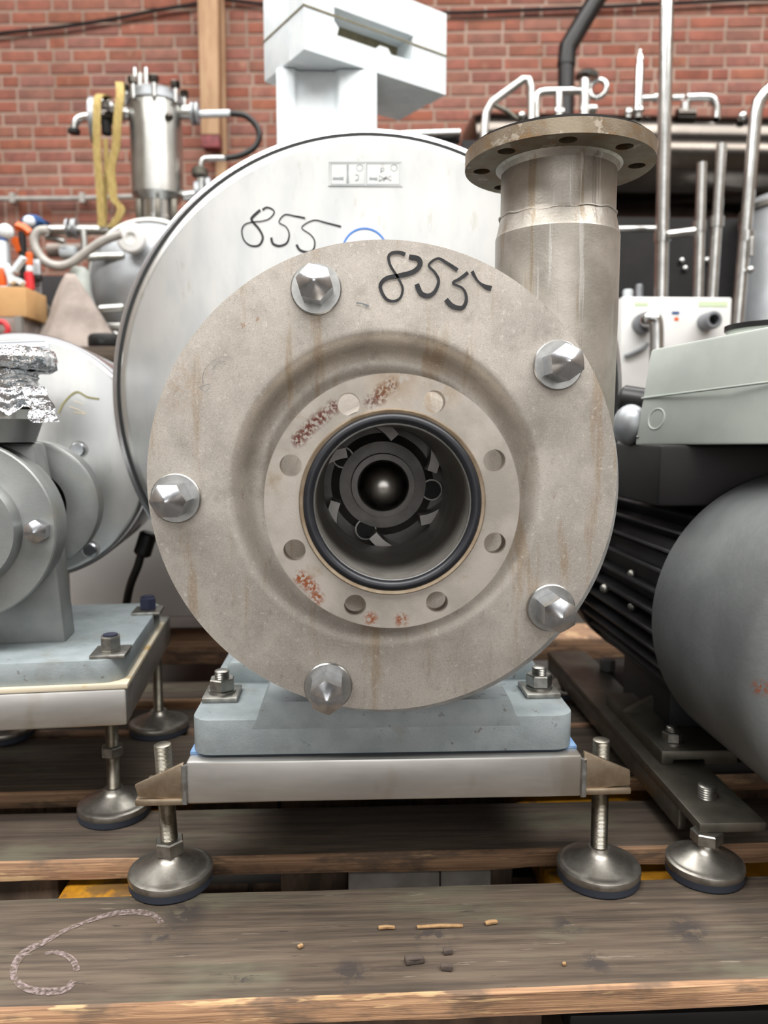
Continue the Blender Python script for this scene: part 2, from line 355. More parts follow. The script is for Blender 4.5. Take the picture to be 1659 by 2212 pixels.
M['grey_paint'] = pm('grey pump enamel', S(146, 148, 146), S(134, 137, 136), 0.5, 0.42, ns=20, bump=0.15, bs=300, stains=[(S(146, 134, 112), 14, (1, 1, 1), 0.58, 0.72, 0.4)])
M['foil'] = pm('crumpled foil', S(236, 238, 242), None, 1.0, 0.12, bump=0.9, bs=90, bdist=0.004)
M['navy'] = pm('navy bolt cap', S(44, 46, 66), None, 0.1, 0.4)
M['green_tape'] = pm('pale green tape', S(206, 222, 184), None, 0.0, 0.6)
M['smoke_grey'] = pm('grey plastic', S(120, 122, 126), None, 0.0, 0.5)
def front_wood(knots):
    return pm('weathered front plank', S(96, 83, 70), S(62, 52, 43), 0.0, 0.82, lo=0.3, hi=0.7, **wood_top,
        stains=[(S(66, 59, 53), 2.2, (2, 9, 9), 0.54, 0.72, 0.6), (S(100, 98, 80), 2.0, (2, 6, 6), 0.50, 0.7, 0.6), (S(44, 39, 36), 60, (0.35, 2, 2), 0.66, 0.72, 0.8), (S(140, 128, 114), 40, (0.3, 3, 3), 0.64, 0.7, 0.5)],
        patches=[(S(52, 46, 44), k, r, 0.85, 45) for k, r in knots])
M['chip'] = pm('split wood chip', S(172, 138, 98), S(140, 108, 74), 0.0, 0.8, ns=60)
M['stone'] = pm('dark crumb', S(86, 74, 66), S(66, 57, 52), 0.0, 0.9, ns=60)

# ================================================================== the setting
FLOOR = -0.144
struct(MB().box((0, -4.0, FLOOR-0.05), (24, 24, 0.1)).build('floor', M['concrete']))
struct(MB().box((0, 1.0, 4.66), (16, 11.4, 0.1)).build('ceiling', M['roof']))
struct(MB().box((-5.2, 1.0, 2.2), (0.2, 11.4, 4.8)).build('wall_left', M['plaster']))
struct(MB().box((5.2, 1.0, 2.2), (0.2, 11.4, 4.8)).build('wall_right', M['plaster']))

# front wall with the open loading door the daylight comes through
for bx_, bs__ in (((-3.95, -4.75, 2.2), (2.5, 0.2, 4.8)), ((3.95, -4.75, 2.2), (2.5, 0.2, 4.8)), ((0, -4.75, 4.5), (5.4, 0.2, 0.2))):
    struct(MB().box(bx_, bs__).build('wall_front', M['plaster']))
# brick wall: a mortar bed with every brick that shows as a part
WY, WA = 5.0, math.radians(-3.5)
WO_, WR = V((0, WY, 0)), Matrix.Rotation(WA, 3, 'Z')
WN = WR @ V((0, 1, 0)); WX = WR @ V((1, 0, 0))
wall = struct(MB().box(WO_+WN*0.16+V((0, 0, 2.2)), (11.5, 0.3, 4.9), WR).build('wall_back', M['mortar']))
def brick_mesh(L, H):
    mb = MB().box((0, 0, 0), (L, 0.03, H), bevel=0.004)
    o = mb.build('brick', M['brick']); me = o.data; bpy.data.objects.remove(o); return me
b_str, b_head, b_sol = brick_mesh(0.209, 0.060), brick_mesh(0.098, 0.060), brick_mesh(0.060, 0.212)
def wpx(x, z):                                   # where a wall point shows in the photograph
    d = WO_+WX*x+V((0, 0, z))-CAM; q = d.dot(FWD); return CX+FPX*d.dot(RGT)/q, CY-FPX*d.dot(UP)/q
def open_view(u, v):                             # the stretches of wall the machines leave in view
    if not (-30 < u < 1690 and -15 < v < 720): return False
    if u < 270: return v < 480 if u < 200 else v < 520
    if u < 600: return v < 345
    if u < 945: return v < 0 or (u > 825 and v > 215 and v < 300)
    return v < 275
cand = []
z = -0.10
row = 0
sol_z0 = 1.80
while z < 4.6:
    x = -5.4+random.uniform(0, 0.06)+(row % 2)*0.113
    while x < 5.4:
        hd = random.random() < 0.22
        L = 0.102 if hd else 0.213
        cand.append((x+L/2, z+0.0325, b_head if hd else b_str)); x += L+0.012
    z += 0.075; row += 1
parts, rest = [], []
for x, zz, me in cand:
    u, v = wpx(x, zz)
    in_sol = u < 125 and 428 < v < 492
    if in_sol: continue
    (parts if open_view(u, v) else rest).append((x, zz, me))
xs = -5.4
while True:                                      # a soldier course over the low opening
    u, v = wpx(xs, 1.945)
    if u > 122: break
    (parts if u > -60 else rest).append((xs, 1.945, b_sol))
    xs += 0.075
def worth(t):
    u, v = wpx(t[0], t[1]); return 0 if (-5 < u < 1665 and v > 0) else 1
parts.sort(key=worth)
rest += parts[298:]; parts = parts[:298]
for x, zz, me in parts:
    o = bpy.data.objects.new('brick', me); COL.objects.link(o); o.parent = wall
    p = WO_+WX*x+V((0, 0, zz))+WN*(0.019+random.uniform(-0.003, 0.003))
    o.location = p-WO[wall.name]; o.rotation_euler = (random.uniform(-.01, .01), random.uniform(-.006, .006), WA)
mb = MB(); QF = ((0, 1, 3, 2), (4, 6, 7, 5), (0, 4, 5, 1), (2, 3, 7, 6), (0, 2, 6, 4), (1, 5, 7, 3))
for x, zz, me in rest:
    L = {b_str: 0.209, b_head: 0.098, b_sol: 0.060}[me]; H = 0.212 if me is b_sol else 0.060
    c0_ = WO_+WX*x+V((0, 0, zz))+WN*0.019
    vs_ = [mb.bm.verts.new(c0_+WX*(L/2*sx)+WN*(0.015*sy)+V((0, 0, H/2*sz))) for sx in (-1, 1) for sy in (-1, 1) for sz in (-1, 1)]
    for q_ in QF: mb.bm.faces.new([vs_[i] for i in q_])
ro = mb.build('brick_courses', M['brick'], wall); ro['kind'] = 'stuff'
def PW(px, py, off=0.02): return PN(px, py, WO_-WN*off, WN)
mb = MB().tube([PW(a, b, 0.03) for a, b in ((-60, 84), (0, 72), (120, 60), (250, 40), (340, 22), (428, 8))], 0.011, 8, 3)
tag(mb.build('wall_cable', M['dark']), 'thin dark cable clipped across bricks left of the beige post', 'cable')
mb = MB().tube([PW(a, b, 0.03) for a, b in ((480, -2), (560, 8), (700, 22), (950, 28), (1130, 22), (1320, 14), (1500, 5), (1700, -6))], 0.011, 8, 3)
tag(mb.build('wall_cable', M['dark']), 'thin dark cable along top of bricks right of the beige post', 'cable')
t = thing('wall_conduit', PW(150, 428), 'pale horizontal conduit on bricks behind the yellow straps', 'conduit')
MB().tube([PW(-80, 430, 0.06), PW(150, 429, 0.06), PW(300, 424, 0.06)], 0.016, 10).build('pipe', M['hose'], t)
for u in (30, 180): MB().box(PW(u, 429, 0.05), (0.03, 0.06, 0.06)).build('bracket', M['hose'], t)
t = thing('timber_post', PW(452, 300, 0.1), 'beige timber post on brick wall with a red painted lower end', 'post')
def post(name, quad, off, dep, m, par):
    lp = [PN(a, b, WO_-WN*off, WN) for a, b in quad]
    return MB().prism([lp], WN*dep).build(name, m, par, bevel=0.006)
post('main_beam', [(425, -60), (470, -60), (473, 290), (434, 290)], 0.16, 0.10, M['timber'], t)
post('red_end', [(434, 290.5), (473, 290.5), (474, 318), (436, 318)], 0.155, 0.09, M['timber_red'], t)
post('backing_beam', [(462, -60), (482, -60), (490, 400), (466, 400)], 0.055, 0.045, M['timber'], t)

# ================================================================== the pallet
def plank(y0, y1, x0=-1.5, x1=1.6, th=0.024, rz=0.0, zt=0.0, name='deck_board', par=None, m=None):
    mb = MB(); n = 90; bm = mb.bm; rows = []
    for i in range(n+1):
        x = x0+(x1-x0)*i/n
        wob = lambda s: noise.noise(V((x*6, s*3.1, y0*9)))*0.0022+noise.noise(V((x*30, s*7.7, y0*5)))*0.0012
        pts = [(y0+wob(1), zt-th+wob(2)), (y0+wob(3), zt-0.003+wob(4)*0.5), (y0+0.003+wob(5)*0.6, zt), (y1-0.003+wob(6)*0.6, zt), (y1+wob(7), zt-0.003), (y1+wob(8), zt-th)]
        rows.append([bm.verts.new((x, a, b)) for a, b in pts])
    for A, B in zip(rows, rows[1:]):
        for j in range(6):
            f_ = bm.faces.new((A[j], A[(j+1) % 6], B[(j+1) % 6], B[j])); f_.material_index = 1 if j < 2 else 0
    bm.faces.new(rows[0]); bm.faces.new(rows[-1][::-1])
    mb.xform(Matrix.Translation((0, y0, 0)) @ Matrix.Rotation(rz, 4, 'Z') @ Matrix.Translation((0, -y0, 0)))
    return mb.build(name, [m or M['wood'], M['wood_edge']], par, sharp=50)
pal = thing('pallet', (0, 0.69, FLOOR), 'large weathered wooden pallet that carries the pumps', 'pallet')
Yf, Yb = G(830, 2150).y, G(830, 1916).y
pc0 = V((0.05, (Yf+Yb)/2, -0.013))
kn = [(tuple(G(a, b)-pc0), r) for a, b, r in ((350, 2020, 0.022), (760, 2100, 0.024), (525, 2112, 0.014), (940, 2025, 0.03), (1230, 2000, 0.02), (1490, 2010, 0.03), (400, 1975, 0.03), (1290, 2080, 0.02))]
plank(Yf, Yb, rz=math.radians(0.8), par=pal, th=0.026, m=front_wood(kn))
plank(G(700, 1846).y, G(900, 1738).y, rz=math.radians(0.3), par=pal)
plank(G(200, 1704).y, G(100, 1590).y, rz=math.radians(0.9), par=pal)
plank(1.335, 1.44, par=pal); plank(1.49, 1.60, par=pal)
# bearers and blocks under the deck
def block(x0, x1, y0, y1, z0, z1, m, name='block'):
    return MB().box(((x0+x1)/2, (y0+y1)/2, (z0+z1)/2), (x1-x0, y1-y0, z1-z0), bevel=0.003).build(name, M[m], pal)
yb = G(800, 1848).y+0.004
xa = lambda px: P(px, 1895, yb).x
block(xa(752), xa(950), yb, yb+0.14, -0.105, -0.027, 'grey_block')
block(xa(952), xa(1062), yb+0.002, yb+0.14, -0.105, -0.027, 'grey_block')
block(xa(600), xa(750), yb+0.03, yb+0.14, -0.105, -0.027, 'wood_block')
block(xa(-20), xa(118), yb+0.01, yb+0.14, -0.105, -0.027, 'wood_block')
block(xa(1064), xa(1120), yb+0.03, yb+0.14, -0.105, -0.027, 'wood_block')
y2 = Yf+0.035
xb = lambda px: P(px, 2190, y2).x
block(xb(620), xb(1172), y2, y2+0.10, -0.105, -0.028, 'wood_block')
#block(xb(-200), xb(60), y2, y2+0.10, -0.105, -0.028, 'wood_block')
for x in (-1.1, 0.02, 1.2): block(x, x+0.145, 1.30, 1.44, -0.105, -0.025, 'wood_block')
for y0 in (y2, 0.93, 1.31): block(-1.5, 1.6, y0, y0+0.1, -0.144, -0.105, 'wood_block', 'bottom_board')
f = MB().box((xa(222), 1.15, -0.06), (0.10, 0.62, 0.05), bevel=0.008)
tag(f.build('lift_fork', M['yellow_paint']), 'worn yellow lift fork under pallet left of round foot', 'fork')
f = MB().box((xa(1200)+0.17, 1.15, -0.06), (0.36, 0.5, 0.045), bevel=0.008)
tag(f.build('lift_fork', M['yellow_paint']), 'worn yellow lift fork under pallet on its right side', 'fork')
mb = MB().box((0.46, Yf+0.05, -0.062), (0.5, 0.05, 0.03), bevel=0.004)
tag(mb.build('steel_bar', M['dark']), 'black steel bar under the front board at lower right', 'bar')
# chalk mark on the front board
chalk = MB()
six = [(700, 590), (660, 553), (580, 540), (480, 550), (380, 580), (280, 620), (190, 670), (110, 712), (65, 770), (62, 825), (110, 868), (200, 885), (280, 875), (320, 838)]
chalk.ribbon([G(a/2, 1700+b/2, 0.0008) for a, b in six], lambda t: 0.006+0.004*math.sin(t*9)**2, (0, 0, 1))
ch = MB().ribbon([G(a/2, 1700+b/2, 0.0008) for a, b in ((195, 722), (240, 715), (290, 730), (322, 760), (332, 795))], 0.006, (0, 0, 1))
o1 = chalk.build('chalk_mark', M['chalk'], pal); o1['label'] = 'pale pink chalk six on the front board'
ch.build('chalk_mark', M['chalk'], pal)
# crumbs and splinters lying on the front board
def chip(px, py, L, wd, h, rz, m, label, name):
    p = G(px, py, 0.001); mb = MB().box((0, 0, 0), (L, wd, h), bevel=h*0.3)
    bmesh.ops.subdivide_edges(mb.bm, edges=mb.bm.edges[:], cuts=1)
    mb.jitter(h*0.5, 90).xform(Matrix.Translation(p+V((0, 0, h*0.45))) @ Matrix.Rotation(rz, 4, 'Z'))
    tag(mb.build(name, M[m], sharp=60), label, 'debris', 'crumbs on the front board')
chip(950, 2002, 0.050, 0.004, 0.0022, 0.03, 'chip', 'longest pale wood splinter on the front board', 'wood_splinter')
chip(1062, 1995, 0.014, 0.005, 0.003, 0.2, 'chip', 'short brown splinter at right tip of longest splinter', 'wood_splinter')
chip(836, 2006, 0.018, 0.004, 0.003, 0.0, 'chip', 'short pale splinter left of the longest splinter', 'wood_splinter')
chip(897, 2078, 0.020, 0.008, 0.006, 0.1, 'stone', 'wedge shaped brown crumb on the front board', 'wood_crumb')
chip(966, 2094, 0.012, 0.007, 0.005, -0.2, 'stone', 'dark seed like crumb nearest the front edge', 'wood_crumb')
chip(969, 2060, 0.010, 0.006, 0.005, 0.1, 'stone', 'small brown crumb farthest back of the three', 'wood_crumb')
chip(1220, 2086, 0.004, 0.003, 0.003, 0.1, 'chip', 'tiny pale speck on the right of front board', 'wood_crumb')
chip(650, 2047, 0.006, 0.004, 0.003, 0.6, 'chip', 'tiny orange chip left of the dark knots', 'wood_crumb')

# timber bearer of the pallet behind
mb = MB().box((0.1, 1.79, 0.026), (2.6, 0.14, 0.052), bevel=0.004)
tag(mb.build('timber_bearer', M['wood_edge']), 'long squared timber lying behind the pumps under the white cabinet', 'timber')

# ================================================================== shared hardware
def cap_nut(parent, c, ax, R, h, dome, wr, ang, nm='cap_nut'):
    """hexagon cap nut with a shallow pointed crown; its washer is a child"""
    c = V(c); a, u, v = frame(ax)
    n = 6; mb = MB()
    rings = mb.lathe([(0, 0), (R, 0)], c, ax, 6, a0=ang)
    ctr = c+a*h; hx = [vt.co+a*h for vt in rings[1]]
    cone = lambda r: dome*(1-(r/R)**1.25)        # turned crown: a cone that cuts the hexagon in curved edges
    def lift_(q, s_): d_ = (q-ctr)*s_; return ctr+d_+a*cone(d_.length)
    rim = [hx[i//6].lerp(hx[(i//6+1) % 6], (i % 6)/6) for i in range(36)]
    prev = [mb.bm.verts.new(lift_(q, 1.0)) for q in rim]
    lowr = rings[1]
    for k in range(6): mb.bm.faces.new([lowr[k], lowr[(k+1) % 6]]+[prev[(k*6+j) % 36] for j in range(6, -1, -1)])
    for s_ in (0.75, 0.5, 0.28, 0.12):
        cur = [mb.bm.verts.new(lift_(q, s_)) for q in rim]
        for i in range(36): mb.bm.faces.new((prev[i], cur[i], cur[(i+1) % 36], prev[(i+1) % 36]))
        prev = cur
    tip = mb.bm.verts.new(ctr+a*dome)
    for i in range(36): mb.bm.faces.new((prev[i], tip, prev[(i+1) % 36]))
    o = mb.build(nm, M['chrome'], parent, sharp=45)
    w_ = MB(); w_.lathe([(0, -0.0045), (wr, -0.0045), (wr, -0.0012), (wr-0.0012, 0), (0, 0)], c, ax, 48)
    w_.build('washer', M['washer'], o)
    return o
def hex_nut(c, ax, af, h, ang=0.0):
    R = af/2/math.cos(PI/6); mb = MB()
    mb.lathe([(0, 0), (R*0.93, 0), (R, h*0.08), (R, h*0.9), (R*0.92, h), (0, h)], c, ax, 6, a0=ang); return mb
def foot(parent, base, top, rs, nut_h=None, pad_r=0.05, nut_z=None, name='levelling_foot'):
    """swivel machine foot: polished pad with rubber underneath, threaded stud and lock nut"""
    base = V(base); up = V((0, 0, 1)); s_ = pad_r/0.05
    mb = MB()
    mb.lathe([(0, 0.008), (0.046*s_, 0.008), (0.0495*s_, 0.010), (0.0505*s_, 0.0140), (0.0495*s_, 0.0175), (0.0465*s_, 0.0192), (0.0445*s_, 0.0192), (0.040*s_, 0.0206), (0.020*s_, 0.0305), (0.0150*s_, 0.0345), (0.0130*s_, 0.0385), (0, 0.0385)], base, up, 56)
    pd = mb.build(name, M['pad'], parent)
    rb = MB(); rb.lathe([(0, 0.0), (0.0475*s_, 0.0), (0.0495*s_, 0.002), (0.0495*s_, 0.0098), (0, 0.0098)], base, up, 56)
    rb.build('rubber_sole', M['rubber_foot'], pd)
    MB().thread(base+V((0, 0, 0.034)), top, rs, 0.0016).build('threaded_stud', M['stud'], pd, sharp=60)
    if nut_z is not None:
        d = (V(top)-base); d.normalize()
        hex_nut(base+V((0, 0, nut_z)), V(top)-(base+V((0, 0, 0.036))), rs*3.1, nut_h or 0.014, 0.25).build('lock_nut', M['nut'], pd, sharp=25)
    return pd
def ink(parent, name, strokes, Y, wpx_, m, k=6, off=0.0012):
    """each pen stroke is a part of its own"""
    for st in strokes:
        MB().ribbon([P(a, b, Y)+V((0, -off, 0)) for a, b in st], (lambda t, w=PX(wpx_, Y): w*(0.8+0.3*math.sin(3+t*5))), (0, -1, 0), 0.0, k).build(name, M[m], parent)

# ================================================================== the main pump
Yd, Yfl = 0.80, 0.657
AX = P(848, 1086, Yfl); AXx, AXz = AX.x, AX.z          # shaft axis
DC = P(831, 1041, Yd); DR = PX(509, Yd)
A_ = lambda y: V((AXx, y, AXz))
back = V((0, 1, 0)); front = V((0, -1, 0))
pump = thing('centrifugal_pump', (AXx, 0.9, 0.0), 'stainless centrifugal pump with open inlet flange, front and centre', 'pump')
# dished front cover: lathe about the shaft, outer rings pushed to the cover's own circle
mb = MB()
prof = [(0.068, Yd+0.052), (0.068, Yfl+0.018), (0.084, Yfl+0.018), (0.086, Yd-0.075), (0.091, Yd-0.045), (0.097, Yd-0.02), (0.106, Yd+0.004), (0.118, Yd+0.022), (0.130, Yd+0.0315), (0.139, Yd+0.033),
        (0.1455, Yd+0.0285), (0.150, Yd+0.020), (0.1535, Yd+0.011), (0.157, Yd+0.0045), (0.161, Yd+0.001), (0.1645, Yd), (0.168, Yd), (0.19, Yd), (0.2, Yd), (0.2, Yd+0.006), (0.16, Yd+0.044), (0.12, Yd+0.05), (0.075, Yd+0.052)]
rings = mb.lathe(prof, V((AXx, 0, AXz)), back, 128, closed=True)
_, u_, v_ = frame(back)
for k in (18, 19):
    for i, vt in enumerate(rings[k]):
        a = 2*PI*i/128; y = vt.co.y
        vt.co = V((DC.x, 0, DC.z))+(u_*math.cos(a)+v_*math.sin(a))*DR; vt.co.y = y
cover = mb.build('front_cover', M['cover'], pump, sharp=75)
# bore liner seen through the inlet
mb = MB(); mb.lathe([(0.0678, Yfl+0.001), (0.0678, Yd+0.05), (0.0665, Yd+0.05), (0.0665, Yfl+0.001)], V((AXx, 0, AXz)), back, 96, closed=True)
mb.build('inlet_bore', M['bore'], pump)
mb = MB().torus(A_(Yfl-0.0012), back, 0.0672, 0.0009, 96, 8); mb.build('bore_lip', M['washer'], pump)
# inlet flange with eight holes
hp = [(753, 873), (938, 868), (1068, 995), (1069, 1174), (944, 1301), (767, 1308), (636, 1189), (628, 1006)]
mb = MB().prism([circ(A_(Yfl), 0.110, 120), circ(A_(Yfl), 0.0675, 96)]+[circ(P(a, b, Yfl), 0.0096, 28) for a, b in hp], (0, 0.019, 0))
fl = mb.build('inlet_flange', M['flange'], pump, sharp=30, bevel=0)
mb = MB(); mb.lathe([(0.0766, Yfl), (0.0766, Yfl-0.0022), (0.0792, Yfl-0.0028), (0.0803, Yfl-0.001), (0.0803, Yfl)], V((AXx, 0, AXz)), back, 120, closed=True)
mb.build('raised_ring', M['gusset'], fl)
MB().torus(A_(Yfl-0.001), back, 0.0723, 0.0042, 120, 14).build('rubber_seal', M['rubber'], fl)
# volute casing, a little larger than the cover low on the right
CC = V((DC.x+0.0050, 0, DC.z-0.0060))
mb = MB(); mb.lathe([(DR-0.03, Yd+0.0064), (DR-0.001, Yd+0.0064), (DR+0.0005, Yd+0.012), (DR, Yd+0.030), (DR-0.022, Yd+0.034), (DR-0.024, Yd+0.105), (DR-0.04, Yd+0.125), (0.09, Yd+0.13), (0.0, Yd+0.13), (0.0, Yd+0.12), (DR-0.03, Yd+0.118), (DR-0.03, Yd+0.0064)], CC, back, 128, closed=False)
mb.build('volute_casing', M['washer'], pump)
# impeller behind the inlet
Yi = Yd+0.095
mb = MB(); mb.lathe([(0.0, Yi-0.020), (0.033, Yi-0.020), (0.036, Yi-0.018), (0.037, Yi-0.010), (0.050, Yi-0.008), (0.054, Yi-0.002), (0.06, Yi+0.004), (0.11, Yi+0.010), (0.11, Yi+0.014), (0, Yi+0.014)], V((AXx, 0, AXz)), back, 72)
imp = mb.build('impeller', M['impeller'], pump)
mb = MB(); mb.lathe([(0.029, Yi-0.0205), (0.029, Yi-0.028), (0.027, Yi-0.032), (0.022, Yi-0.040), (0.012, Yi-0.046), (0, Yi-0.048)], V((AXx, 0, AXz)), back, 48)
mb.build('hub_nut', M['hub_nut'], imp)
mb = MB(); mb.lathe([(0.036, Yi-0.0215), (0.0295, Yi-0.0225), (0.0295, Yi-0.0205), (0.036, Yi-0.0205)], V((AXx, 0, AXz)), back, 48, closed=True); mb.build('lock_ring', M['impeller'], imp)
for k, (a, b) in enumerate(((741, 988), (932, 1058), (790, 1143))):
    q = P(a, b, Yi-0.006); mb = MB(); mb.lathe([(0.0108, -0.002), (0.0108, 0.006), (0.0125, 0.006), (0.0125, -0.002)], q, back, 28, closed=True); h = mb.build('balance_hole', M['impeller'], imp)
    MB().cyl(q+V((0, -0.0008, 0)), q+V((0, 0.002, 0)), 0.0106).build('balance_hole', M['seam'], imp)
for k in range(6):
    a0 = k*PI/3+0.3; pts = []
    for j in range(9):
        r = 0.056+0.055*j/8; a = a0+1.15*(j/8)
        pts.append(V((AXx+r*math.cos(a), Yi-0.018, AXz+r*math.sin(a))))
    MB().strap(pts, 0.05, 0.011, (0, 1, 0), 2).build('vane', M['impeller'], imp)
# discharge branch
pc = P(1207, 336, 0.885); DX, DY = pc.x, 0.885
zf = CAM.z+0.2935
pr_u, pr_l = PX(119, DY), PX(129, DY)
zs = P(1200, 505, DY).z
mb = MB(); mb.lathe([(0.0, DC.z-0.02), (pr_l*0.97, DC.z-0.02), (pr_l, zs-0.09), (pr_l, zs-0.006), (pr_l-0.001, zs-0.003), (pr_u+0.0005, zs+0.015), (pr_u, zs+0.017), (pr_u, zf-0.007), (pr_u+0.003, zf-0.002), (pr_u+0.006, zf), (pr_u-0.006, zf), (pr_u-0.006, zs), (0, zs)], V((DX, DY, 0)), (0, 0, 1), 72)
dp = mb.build('discharge_pipe', M['pipe'], pump, sharp=18)
# weld bead where the pipe widens
pts = [V((DX+(pr_u+0.0002+0.0007*math.sin(9*a))*math.cos(a), DY+(pr_u+0.0002)*math.sin(a), zs+0.0145+0.0028*math.sin(2.3*a+1)+0.001*math.sin(13*a))) for a in [2*PI*i/60 for i in range(61)]]
MB().tube(pts, 0.0014, 8).build('weld_bead', M['pipe'], dp)
Rf = PX(195, DY)
holes = [circ(V((DX+0.085*math.cos(a), DY+0.085*math.sin(a), zf)), 0.0093, 24, 0, V((1, 0, 0)), V((0, 1, 0))) for a in [math.radians(22.5+14+45*i) for i in range(8)]]
mb = MB().prism([circ(V((DX, DY, zf)), Rf, 96, 0, V((1, 0, 0)), V((0, 1, 0))), circ(V((DX, DY, zf)), pr_u-0.006, 60, 0, V((1, 0, 0)), V((0, 1, 0)))]+holes, (0, 0, 0.0155))
df = mb.build('discharge_flange', M['pipe_flange'], pump, sharp=30)
mb = MB(); mb.lathe([(pr_u-0.004, zf+0.0155), (pr_u-0.004, zf+0.0175), (Rf-0.025, zf+0.0175), (Rf-0.025, zf+0.0155)], V((DX, DY, 0)), (0, 0, 1), 72, closed=True); mb.build('raised_ring', M['pipe_flange'], df)
mb = MB(); mb.lathe([(0, zf+0.0177), (Rf-0.005, zf+0.0177), (Rf-0.005, zf+0.0197), (0, zf+0.0197)], V((DX, DY, 0)), (0, 0, 1), 72); mb.build('hole_light_blocker', M['dark'], df)  # unseen sheet added on top to keep the flange holes dark
# cap nuts round the cover
for (a, b, ang) in ((683, 625, -0.227), (1204, 789, 0.64), (1189, 1312, 0.51), (709, 1481, 0.63), (381, 1076, 0.0)):
    cap_nut(pump, P(a, b, Yd)+V((0, -0.0045, 0)), front, PX(38, Yd), 0.034, 0.0105, PX(53.5, Yd), ang)
# marker writing and scratched arrow on the cover
z8 = lambda L: [(500+a/2.765, 300+b/2.765) for a, b in L]
ink(pump, 'marker_stroke', [
    z8([(1037, 692), (1005, 680), (962, 682), (938, 705), (948, 755), (975, 800), (1000, 840), (1022, 895), (1008, 950), (970, 970), (925, 958), (893, 905), (893, 865), (930, 832), (1000, 818), (1085, 795), (1125, 755), (1115, 718), (1060, 706)]),
    z8([(1350, 785), (1290, 745), (1232, 716), (1178, 755), (1215, 800), (1237, 850), (1215, 912), (1175, 938), (1130, 922), (1106, 868)]),
    z8([(1412, 800), (1365, 835), (1322, 862), (1375, 890), (1398, 925), (1400, 975), (1375, 1010), (1320, 1000), (1280, 960)]),
    z8([(1436, 792), (1470, 850), (1510, 880), (1552, 895)])], Yd, 9.5, 'ink')
ink(pump, 'ink_smudge', [z8([(745, 980), (780, 985), (820, 1000)])], Yd, 4, 'ink_faint')
z3 = lambda L: [(300+a/2.765, 500+b/2.765) for a, b in L]
ink(pump, 'scratched_arrow', [z3([(540, 750), (480, 755), (420, 795), (385, 850), (383, 910)]), z3([(362, 932), (400, 958), (425, 912), (362, 932)]), z3([(515, 775), (470, 790), (440, 825)])], Yd, 0.9, 'ink_faint', 4)
# bearing housing between casing and shroud
mb = MB(); mb.lathe([(0, Yd+0.125), (0.13, Yd+0.125), (0.13, Yd+0.15), (0.085, Yd+0.17), (0.08, 1.14), (0.12, 1.17), (0.12, 1.25), (0, 1.25)], V((AXx, 0, AXz)), back, 48)
mb.build('bearing_housing', M['paint'], pump)
# cast base
Yc = 0.844
cb = lambda px, py: P(px, py, Yc)
zb = cb(830, 1626).z
x0, x1 = cb(412, 1600).x, cb(1242, 1600).x
z_pad, z_mid, z_hi = cb(480, 1556).z, cb(700, 1514).z, 0
def rrect(xa_, xb_, ya, yb_, r, n=6):
    L = []
    for cx_, cy0, a0 in ((xb_-r, ya+r, -PI/2), (xb_-r, yb_-r, 0), (xa_+r, yb_-r, PI/2), (xa_+r, ya+r, PI)):
        L += [V((cx_+r*math.cos(a0+PI/2*i/n), cy0+r*math.sin(a0+PI/2*i/n), 0)) for i in range(n+1)]
    return L
lift = lambda L, z: [p+V((0, 0, z)) for p in L]
mb = MB().prism([lift(rrect(x0, x1, Yc, 1.16, 0.022), zb)], (0, 0, z_pad-zb))
base = mb.build('cast_base', M['paint'], pump, bevel=0.0022)
xa1, xb1 = cb(562, 1530).x, cb(1108, 1530).x
mb = MB().prism([[V(q_) for q_ in ((xa1-0.012, Yc-0.0004, z_pad-0.012), (xb1+0.012, Yc-0.0004, z_pad-0.012), (xb1+0.004, Yc-0.0004, z_pad+0.002), (xb1-0.004, Yc-0.0004, z_mid), (xa1+0.004, Yc-0.0004, z_mid), (xa1-0.004, Yc-0.0004, z_pad+0.002))]], (0, 0.30, 0))
mb.build('raised_bed', M['paint'], base, bevel=0.002)
zr = z_mid+0.006
mb = MB().prism([[V((x0+0.012, 0.975, z_pad-0.004)), V((x1-0.012, 0.975, z_pad-0.004)), V((x1-0.022, 0.978, zr)), V((x0+0.022, 0.978, zr))]], (0, 0.175, 0))
mb.build('rear_bed', M['paint'], base, bevel=0.006)
mb = MB().prism([[V((AXx-0.09, 0.99, zr-0.004)), V((AXx+0.09, 0.99, zr-0.004)), V((AXx+0.06, 0.99, AXz-0.04)), V((AXx-0.06, 0.99, AXz-0.04))]], (0, 0.12, 0))
mb.build('pedestal', M['paint'], pump, bevel=0.006)
for px_, ang in ((481, 0.1), (1163, 0.45)):
    q = P(px_, 1525, 0.925); q.z = z_pad
    wsh = MB().box(q+V((0, 0, 0.003)), (0.042, 0.05, 0.006), Matrix.Rotation(0.02, 3, 'Z'), bevel=0.0008).build('clamp_plate', M['nut'], pump)
    MB().cyl(q+V((0, 0, 0.006)), q+V((0, 0, 0.0085)), 0.0165).build('washer', M['nut'], wsh)
    hex_nut(q+V((0, 0, 0.0085)), (0, 0, 1), 0.028, 0.015, ang).build('hex_nut', M['nut'], wsh, sharp=25)
    MB().thread(q+V((0, 0, 0.02)), q+V((0, 0, 0.033)), 0.009).build('stud_end', M['nut'], wsh, sharp=60)
